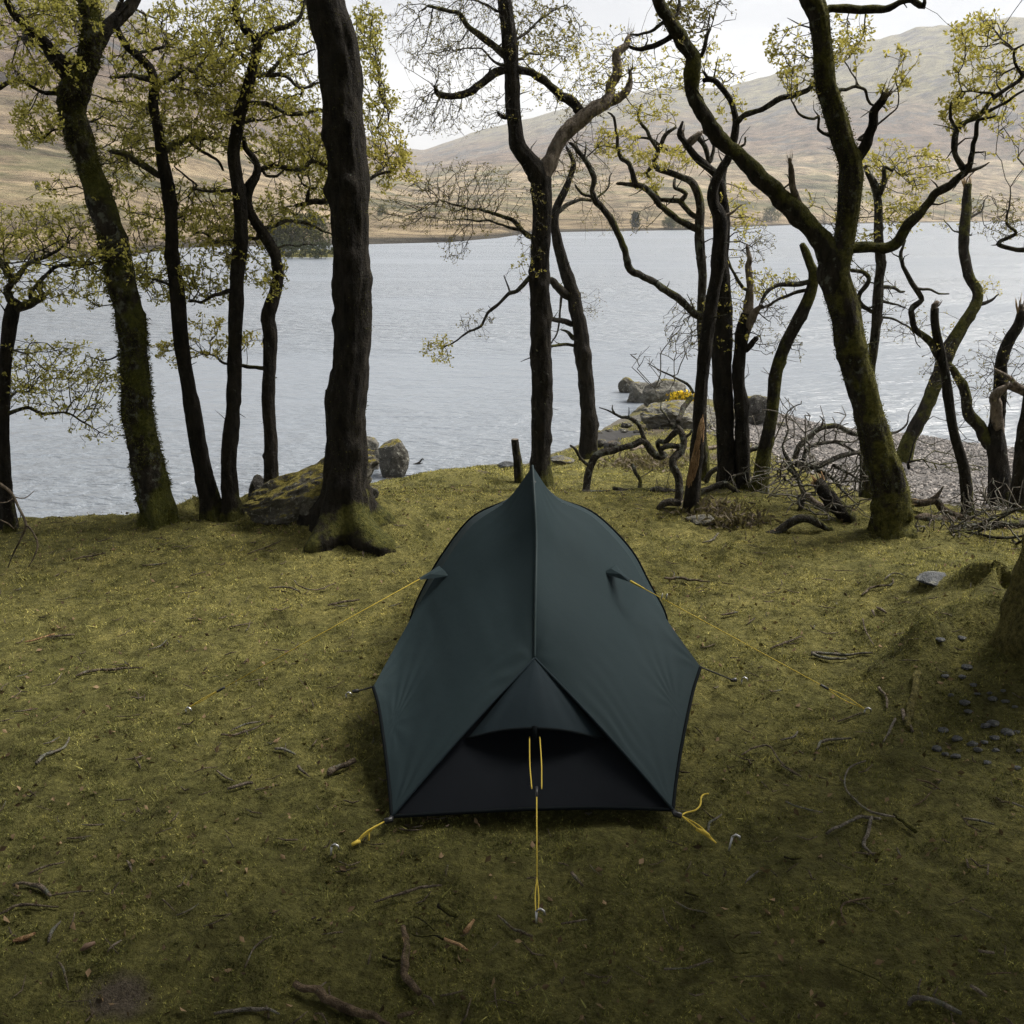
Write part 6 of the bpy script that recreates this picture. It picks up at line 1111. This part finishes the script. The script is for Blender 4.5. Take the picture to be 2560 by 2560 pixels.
# ------------------------------------------------------------------ sticks lying on the moss
STK = [
 ('G', [(137, 665, 9), (200, 650, 12), (295, 622, 10)], 'p', 'bright orange split stick at the left edge of the clearing'), ('G', [(255, 640, 8), (330, 630, 14), (400, 628, 7)], 's', 'dark twig touching the orange split stick'),
 ('G', [(410, 855, 9), (490, 828, 16), (600, 828, 14), (770, 822, 8)], 's', 'straight bark-covered stick on the left slope above the pale curved straw'), ('G', [(200, 1345, 20), (230, 1310, 18), (300, 1275, 15), (350, 1250, 13), (375, 1195, 7)], 'f', 'crooked pale stick near the lower left edge'), ('G', [(235, 1245, 8), (285, 1215, 8), (325, 1195, 4)], 'f', 'short grey twig just above the crooked pale stick'),
 ('G', [(1190, 1175, 9), (1290, 1160, 11), (1420, 1112, 7)], 's', 'long thin stick on the left slope below the left guy line peg'), ('G', [(1245, 1140, 7), (1320, 1110, 11), (1400, 1095, 6)], 'f', 'grey forked twig lying just above the long thin stick'),
 ('G', [(1780, 1405, 30), (1790, 1375, 36), (1840, 1358, 34), (1905, 1332, 28)], 's', 'thick L-shaped stick left of the tent'), ('G', [(1605, 1350, 16), (1630, 1385, 14), (1665, 1415, 7)], 's', 'small dark stick left of the thick L-shaped one'), ('G', [(1480, 1265, 14), (1530, 1275, 18), (1585, 1290, 10)], 'f', 'stubby lichened stick in the grass left of the tent'),
 ('G', [(1225, 1462, 15), (1300, 1448, 22), (1355, 1442, 14)], 'd', 'flat weathered wood chip on the left lawn'), ('G', [(1370, 1470, 8), (1450, 1450, 9)], 'd', 'small pale chip right of the flat weathered one'), ('G', [(1165, 1370, 10), (1210, 1400, 12), (1260, 1420, 7)], 's', 'dark twig above the flat weathered wood chip'),
 ('G', [(1445, 375, 9), (1540, 370, 11), (1612, 395, 9)], 's', 'left arm of the twig fork left of the tent shoulder'), ('G', [(1580, 335, 6), (1615, 370, 8), (1700, 385, 8), (1800, 350, 5)], 's', 'right-hand curved twig left of the tent shoulder'), ('G', [(1760, 470, 9), (1850, 450, 11), (1930, 440, 8)], 's', 'stick lying near the left guy line'),
 ('G', [(400, 232, 8), (480, 215, 12), (570, 210, 6)], 's', 'bundle-like dark twig near the lake edge on the left'), ('G', [(765, 258, 8), (830, 256, 9), (900, 250, 5)], 's', 'straight dark twig in the upper left moss'), ('G', [(1330, 200, 6), (1420, 165, 7), (1510, 130, 4)], 's', 'slanting twig left of the mossy root flare'), ('G', [(1235, 590, 8), (1290, 575, 9), (1360, 562, 5)], 's', 'thin twig above the left guy line'), ('G', [(1020, 320, 6), (1105, 295, 7)], 's', 'short slanting twig in the upper left moss'), ('G', [(800, 712, 5), (860, 690, 7), (895, 665, 4)], 'f', 'fine curved twig in the middle of the left slope'), ('G', [(225, 905, 4), (295, 885, 5), (335, 840, 4)], 'd', 'pale curved straw on the left slope'),
 ('H', [(0, 865, 13), (120, 830, 16), (320, 818, 9)], 's', 'dark straight stick at the lower left edge'), ('H', [(160, 650, 8), (230, 610, 11), (350, 568, 6)], 's', 'slim stick pointing to the lower left pile'), ('H', [(85, 715, 18), (160, 722, 16), (230, 740, 26), (275, 770, 18)], 's', 'knobbly brown stick at the lower left edge'), ('H', [(270, 765, 8), (380, 742, 10), (510, 728, 5)], 's', 'thin stick running right from the knobbly brown one'),
 ('H', [(75, 1005, 14), (130, 985, 26), (198, 958, 14)], 'p', 'pale flat wood chip in the lower left corner'), ('H', [(435, 1045, 10), (470, 1030, 36), (515, 1010, 22)], 'b', 'crumpled dead brown leaf in the lower left'), ('H', [(580, 1055, 6), (615, 1020, 16), (655, 995, 8)], 'd', 'narrow weathered chip right of the crumpled leaf'), ('H', [(265, 1000, 14), (290, 940, 18), (330, 890, 8)], 'f', 'stubby grey stick above the crumpled leaf'), ('H', [(320, 1120, 8), (345, 1150, 13), (370, 1255, 6)], 's', 'curved twig near the lower left corner'),
 ('H', [(1320, 1150, 8), (1360, 1070, 9), (1400, 1025, 9), (1460, 990, 5)], 's', 'curved dark twig above the burnt patch'), ('H', [(1150, 1385, 12), (1230, 1372, 20), (1390, 1360, 20), (1500, 1388, 12)], 'f', 'lichened stick along the bottom edge under the burnt patch'), ('H', [(1590, 1225, 30), (1680, 1270, 46), (1780, 1320, 50), (1900, 1370, 46), (1990, 1400, 40), (2080, 1440, 30)], 't', 'thick tan branch crossing the bottom edge'), ('H', [(950, 870, 8), (1010, 850, 8), (1070, 812, 4)], 'f', 'small grey twig in the lower left grass'), ('H', [(685, 560, 8), (700, 590, 12), (710, 620, 6)], 'd', 'small pale-ended twig in the lower left grass'), ('H', [(360, 440, 8), (420, 437, 9), (490, 425, 6)], 's', 'short straight stick in the left lower grass'),
 ('I', [(345, 920, 26), (352, 1000, 36), (340, 1100, 44), (365, 1200, 44), (425, 1285, 30)], 't', 'curved bare brown driftwood piece in front of the tent'), ('I', [(530, 805, 30), (570, 825, 36), (630, 855, 26)], 'k', 'charred black stick end in front of the tent'), ('I', [(560, 985, 20), (600, 1000, 22), (640, 1015, 20), (685, 1045, 14)], 'p', 'stick with peeled orange tip in front of the tent'), ('I', [(555, 985, 18), (500, 960, 10), (440, 965, 10), (385, 945, 10), (375, 880, 10), (400, 855, 9), (460, 890, 9), (505, 935, 8)], 'k', 'dark looping root curl joined to the peeled stick'), ('I', [(670, 950, 26), (695, 910, 22), (720, 880, 12)], 'p', 'small split orange wood piece in front of the tent'), ('I', [(845, 855, 10), (900, 905, 14), (960, 940, 16), (1035, 970, 12)], 's', 'dark stick left of the centre peg'), ('I', [(180, 780, 10), (300, 745, 14), (420, 715, 16), (545, 690, 12)], 's', 'long dark stick in the grass left of the centre guy line'), ('I', [(1185, 895, 10), (1260, 885, 12), (1325, 872, 7)], 's', 'small dark stick right of the centre peg'), ('I', [(1245, 625, 16), (1275, 665, 18), (1305, 695, 9)], 's', 'short thick dark twig right of the centre guy line'), ('I', [(1340, 580, 5), (1365, 610, 6), (1405, 640, 4)], 's', 'thin curved twig under the front right corner'), ('I', [(230, 1070, 20), (280, 1085, 26), (320, 1080, 16)], 'k', 'dark clod-like stub touching the curved driftwood'), ('I', [(310, 1400, 26), (390, 1375, 20)], 't', 'broken brown stub at the bottom edge'), ('I', [(540, 1285, 10), (600, 1275, 12), (660, 1260, 6)], 's', 'faint dark twig in the bottom middle'),
 ('J', [(0, 325, 12), (90, 325, 16), (170, 335, 14), (245, 340, 9)], 's', 'dark branch lying behind the tent right shoulder'), ('J', [(45, 320, 8), (55, 300, 6), (40, 280, 4)], 's', 'small side prong on the branch behind the tent'), ('J', [(205, 130, 8), (250, 125, 12), (290, 80, 9)], 'f', 'V-shaped twig on the bright moss right of the tent'), ('J', [(1060, 430, 8), (1110, 390, 12), (1215, 375, 12), (1225, 345, 7)], 's', 'crooked twig on the bright moss near the slate slab'), ('J', [(1180, 350, 6), (1230, 315, 8), (1290, 328, 5)], 'f', 'short forked twig by the slate slab'),
 ('J', [(1140, 490, 9), (1160, 510, 14), (1190, 522, 8)], 'd', 'pale hooked chip right of the right guy line'), ('J', [(1115, 510, 14), (1125, 535, 10)], 'd', 'stubby pale chip beside the hooked one'), ('J', [(1062, 555, 8), (1080, 610, 8), (1125, 685, 4)], 'd', 'straight straw-like twig right of the right guy line'), ('J', [(570, 712, 8), (650, 685, 12), (740, 648, 8)], 's', 'straight stick just above the right guy line'), ('J', [(790, 745, 16), (850, 735, 16), (930, 740, 16), (1115, 728, 12)], 'f', 'upper stick of a crossed pair right of the tent'), ('J', [(790, 752, 16), (880, 762, 16), (980, 765, 10)], 'f', 'lower stick of a crossed pair right of the tent'),
 ('J', [(1145, 912, 14), (1185, 960, 14), (1195, 1035, 9)], 'd', 'bent bare stick beside the right guy line peg'), ('J', [(1235, 1085, 14), (1215, 1140, 14), (1175, 1215, 10)], 'f', 'slanting grey stick left of the mossy root'), ('J', [(820, 1245, 12), (840, 1205, 14), (900, 1195, 14), (1005, 1185, 9)], 'f', 'hooked stick right of the tent side'), ('J', [(625, 1195, 8), (700, 1180, 12), (715, 1150, 8)], 'f', 'short crooked twig right of the tent side'), ('J', [(415, 1275, 8), (480, 1240, 10), (560, 1228, 10), (620, 1310, 8), (680, 1360, 12), (735, 1392, 8)], 's', 'long arched dark twig right of the tent side'), ('J', [(300, 520, 8), (350, 518, 14), (395, 510, 8)], 's', 'short dark stick between tent and right guy line'), ('J', [(930, 1100, 7), (1000, 1082, 8), (1060, 1060, 5)], 's', 'thin dark twig under the right guy line peg'), ('J', [(445, 575, 6), (485, 548, 8)], 's', 'tiny twig under the right guy line'),
 ('K', [(1080, 20, 8), (1000, 55, 10), (968, 110, 10), (975, 170, 9), (1020, 230, 10), (1080, 280, 12), (1150, 305, 12), (1240, 318, 12)], 'f', 'long curving twig hooking down on the right lawn'), ('K', [(1240, 300, 20), (1270, 335, 22), (1310, 375, 24), (1355, 408, 20)], 'k', 'thick dark end piece at the tip of the long curving twig'), ('K', [(870, 408, 16), (940, 375, 18), (1010, 345, 18), (1060, 322, 18), (1160, 338, 14)], 'f', 'pale lichened stick, left arm of the Y on the right lawn'), ('K', [(1115, 325, 16), (1095, 390, 20), (1068, 465, 20), (1090, 495, 14), (1125, 528, 10)], 'f', 'pale lichened stick, lower leg of the Y on the right lawn'), ('K', [(650, 238, 8), (740, 275, 10), (850, 295, 8)], 'f', 'slim grey stick right of the loose yellow cord'), ('K', [(625, 42, 6), (680, 75, 9), (735, 105, 9)], 's', 'thin brown stick right of the tent corner'),
 ('K', [(228, 405, 12), (250, 355, 14), (310, 312, 8)], 'f', 'lichened stick beside the front right corner peg'), ('K', [(640, 545, 12), (690, 555, 22), (735, 545, 16)], 'k', 'curved dark bark piece on the right lawn'), ('K', [(435, 685, 8), (470, 645, 12), (505, 622, 8)], 'f', 'short lichened twig on the right lawn'), ('K', [(110, 740, 14), (190, 765, 16)], 'k', 'dark stub on the lawn right of the centre peg'), ('K', [(55, 780, 7), (130, 825, 9), (235, 855, 5)], 's', 'thin brown twig near the dark stub'), ('K', [(975, 910, 10), (945, 840, 8), (975, 795, 12), (1030, 778, 12), (1100, 772, 8)], 't', 'orange-brown crooked twig on the right lawn'), ('K', [(320, 930, 7), (325, 990, 9), (380, 1055, 10), (480, 1045, 7)], 'k', 'dark angular twig in the lower right lawn'), ('K', [(250, 1085, 5), (150, 1130, 6), (0, 1140, 10)], 'f', 'slender twig trailing toward the bottom middle'), ('K', [(465, 955, 12), (515, 948, 12)], 'd', 'tiny pale stub on the lower right lawn'), ('K', [(1305, 1355, 22), (1340, 1332, 26), (1420, 1345, 26), (1500, 1368, 26), (1590, 1395, 18)], 'f', 'knotted pale branch at the bottom edge on the right'), ('K', [(1640, 1230, 16), (1680, 1260, 20), (1725, 1290, 16)], 'd', 'short cut stick near the lower right corner'), ('K', [(1680, 1050, 16), (1765, 1058, 14)], 'd', 'small pale stick near the right edge, lower lawn'), ('K', [(1730, 1170, 9), (1855, 1165, 9)], 't', 'thin tan stick near the right edge above the cut stick'), ('K', [(1610, 330, 10), (1690, 345, 14), (1770, 362, 8)], 'f', 'grey stick near the right edge, middle lawn'), ('K', [(1350, 120, 8), (1420, 145, 10), (1475, 180, 8)], 't', 'brown curved twig below the pebbles'), ('K', [(1330, 265, 6), (1390, 235, 8), (1430, 195, 6)], 't', 'thin brown twig crossing below the curved one'), ('K', [(1640, 810, 7), (1700, 845, 8), (1770, 872, 5)], 's', 'dark thin twig near the right edge'), ('K', [(940, 1110, 8), (1040, 1150, 10), (1150, 1200, 9), (1240, 1280, 5)], 'k', 'long dark twig sunk in the lower right grass'), ('K', [(1735, 590, 8), (1730, 635, 10)], 'd', 'pale tiny stick near the right edge'), ('K', [(1865, 245, 10), (1932, 268, 8)], 'f', 'lichened stick cut by the right edge')]
SM = {'p': M_RAW, 's': M_STICK, 'f': M_TWIGF, 'd': M_DEAD, 't': bark('tan_wood', foot=0, moss=0, lichen=.1, lo=(.05, .036, .023), hi=(.20, .145, .095)), 'k': M_BARKD, 'b': simple('dead_leaf', (.13, .08, .05), .8)}
for z_, pts, kd, lab in STK:
    (V, T, Q), S = ground_tube([(z_, *q) for q in pts], .95, .34, .012, 8, 34)
    V[:, 2] += .011
    nm = 'wood_chip' if 'chip' in lab else 'dead_leaf' if 'leaf' in lab else 'twig' if ('twig' in lab or 'straw' in lab) else 'stick'
    tag(mobj(nm, V, T, Q, SM[kd], origin=S[0, :3]), lab, nm.replace('_', ' '), 'sticks and twigs lying on the moss')
# fine litter
mb = MB()
for _ in range(900):
    y = rng.uniform(2, 9.5); x = rng.uniform(-1, 1) * (.57 * (y + .4)); z = float(ground_z(x, y) + lumps(x, y))
    if z < WATER + .05: continue
    L_ = rng.uniform(.015, .09) * (1.3 if y > 4 else 1); a_ = rng.uniform(0, 6.28); d = np.array([math.cos(a_), math.sin(a_), 0]) * L_ / 2; c_ = np.array([x, y, z + .014])
    V, T, Q = tube([c_ - d, c_ + rng.normal(0, .005, 3), c_ + d + [0, 0, rng.uniform(0, .02)]], np.array([.0025, .003, .0015]) * rng.uniform(.6, 1.5), 4); mb.add(V, T, Q)
tag(mb.build('twig_litter', M_STICK, kind='stuff'), 'fine broken twig litter strewn through the moss', 'litter')
yl = rng.uniform(1.9, 8.5, 2600); xl = rng.uniform(-1, 1, 2600) * (.57 * (yl + .4)); ok = ground_z(xl, yl) > WATER + .1; xl, yl = xl[ok], yl[ok]
mb = MB(); leaves(mb, np.stack([xl, yl, ground_z(xl, yl) + lumps(xl, yl) + .012], 1), 1, .026, .004, up=.0, w=.6)
tag(mb.build('leaf_litter', leafmat('dead_leaf_flake', (.035, .024, .015), (.23, .16, .095), .1), kind='stuff'), 'small dead brown leaf flakes and chips scattered over the moss', 'litter')
mb = MB()
for _ in range(230):   # tufts of longer grass
    y = rng.uniform(1.9, 7.5); x = rng.uniform(-1, 1) * (.57 * (y + .4)); B_ = np.array([x, y, float(ground_z(x, y) + lumps(x, y))]); n = int(rng.integers(8, 24))
    q = B_ + np.column_stack([rng.normal(0, .03, n), rng.normal(0, .03, n), np.zeros(n)]); d = np.column_stack([rng.normal(0, .5, n), rng.normal(0, .5, n), np.ones(n)]); l_ = rng.uniform(.025, .06, n)[:, None]; w_ = np.column_stack([rng.normal(0, 1, n), rng.normal(0, 1, n), np.zeros(n)]) * .0016
    mb.add(np.stack([q - w_, q + w_, q + d * l_ * [1, 1, .7]], 1).reshape(-1, 3), np.arange(3 * n).reshape(-1, 3), a=np.repeat(rng.random(n), 3))
tag(mb.build('grass_tufts', M_SPRIG, kind='stuff', smooth=False), 'thin tufts of longer grass standing in the moss', 'grass')
mb = MB(); C_ = []
for cx, cy, rx, ry, N in ((765, 850, 320, 55, 700), (1300, 1240, 250, 60, 300), (1500, 1330, 320, 30, 200)):
    for _ in range(N): C_.append(on_ground(*px('L', cx + rng.normal(0, .5) * rx, cy + rng.normal(0, .5) * ry)) + [0, 0, .015])
leaves(mb, np.array(C_), 2, .07, .03, up=.1, w=.25); tag(mb.build('wood_chip_litter', M_FARB, kind='stuff'), 'grey brown wood chips and dead leaves on the ground round the fallen limbs', 'litter')

# ------------------------------------------------------------------ unseen wood behind the camera, its crowns placed and thickened to shade the foreground
def shade_oak(x, y, h, cr, lab):
    b = np.array([x, y, float(ground_z(x, y))]); t = thing('oak_tree', b, lab, 'tree', 'unseen oaks around the viewpoint, placed to shade the foreground')
    P = [b - [0, 0, .2]] + [b + np.array([rng.normal(0, .12) * k, rng.normal(0, .12) * k, h * .62 * k / 5]) for k in range(1, 6)]
    S = catmull(np.column_stack([np.array(P), np.linspace(.24, .12, 6)]), .1); V, T, Q = tube(S[:, :3], S[:, 3], 16, .14, 6, 5, ridge=.08, flare=(.25, 5, 1, .5)); mobj('trunk', V, T, Q, M_BARK, t)
    n = 420; d = rng.normal(0, 1, (n, 3)); d /= np.linalg.norm(d, axis=1)[:, None]; sh = 3.3 if abs(x - .2) < .01 else 0.0; tg = S[-1, :3] + np.array([0, sh, 0]) + d * (rng.uniform(.25, 1, (n, 1)) ** .6) * np.array([cr, cr, cr * .5])  # one crown is pushed forward off its trunk to darken the foreground
    tg = tg[~((project(tg)[1] > -150) & (tg[:, 1] > .3))]
    mb = MB(); twig_mesh(mb, S[-25:, :3], S[-25:, 3], tg, r0=.006, wig=.06); mb.build('branches', M_BARK, t, kind='stuff')
    mb = MB(); leaves(mb, tg, 31, .17, .22); mb.build('crown', M_LEAF, t, kind='stuff')
for j_, (x_, y_, h_, c_) in enumerate(((-2.9, .2, 8.2, 3.6), (1.7, -.9, 8.6, 3.8), (4.3, 2.0, 8.4, 3.6), (-1.0, -4.8, 8.5, 3.2), (-5.6, 2.6, 8.0, 3.3), (4.4, -4.6, 8.2, 3.2), (-5.8, -4.8, 8.2, 3.2), (.2, -2.0, 9.0, 3.4), (6.2, 3.2, 8.6, 3.2))):
    shade_oak(x_, y_, h_, c_, ['unseen oak nearest behind the viewpoint on the left', 'unseen oak right behind the viewpoint', 'unseen oak beside the viewpoint on the right', 'unseen oak in the second row behind the viewpoint', 'unseen oak left of the clearing outside the picture', 'unseen oak far behind the viewpoint on the right', 'unseen oak far behind the viewpoint on the left', 'unseen oak with its crown shifted over the foreground for shade', 'unseen oak outside the picture beyond the right edge'][j_])

# ------------------------------------------------------------------ hazy air
hz = bpy.data.materials.new('hazy_air'); hz.use_nodes = True; nt = hz.node_tree; nt.nodes.clear()
pv = nt.nodes.new('ShaderNodeVolumePrincipled'); pv.inputs['Color'].default_value = (.92, .94, .97, 1); pv.inputs['Density'].default_value = .00029; pv.inputs['Anisotropy'].default_value = .3
mo = nt.nodes.new('ShaderNodeOutputMaterial'); nt.links.new(pv.outputs[0], mo.inputs['Volume'])
Bx = np.array([(sx * 2700, sy * 1550 + 1150, z) for z in (-8, 330) for sx, sy in ((-1, -1), (1, -1), (1, 1), (-1, 1))], float)
hb = mobj('haze', Bx, None, [(3, 2, 1, 0), (4, 5, 6, 7), (0, 1, 5, 4), (1, 2, 6, 5), (2, 3, 7, 6), (3, 0, 4, 7)], hz, smooth=False, kind='stuff')
tag(hb, 'thin pale haze hanging over the lake and fells', 'haze')
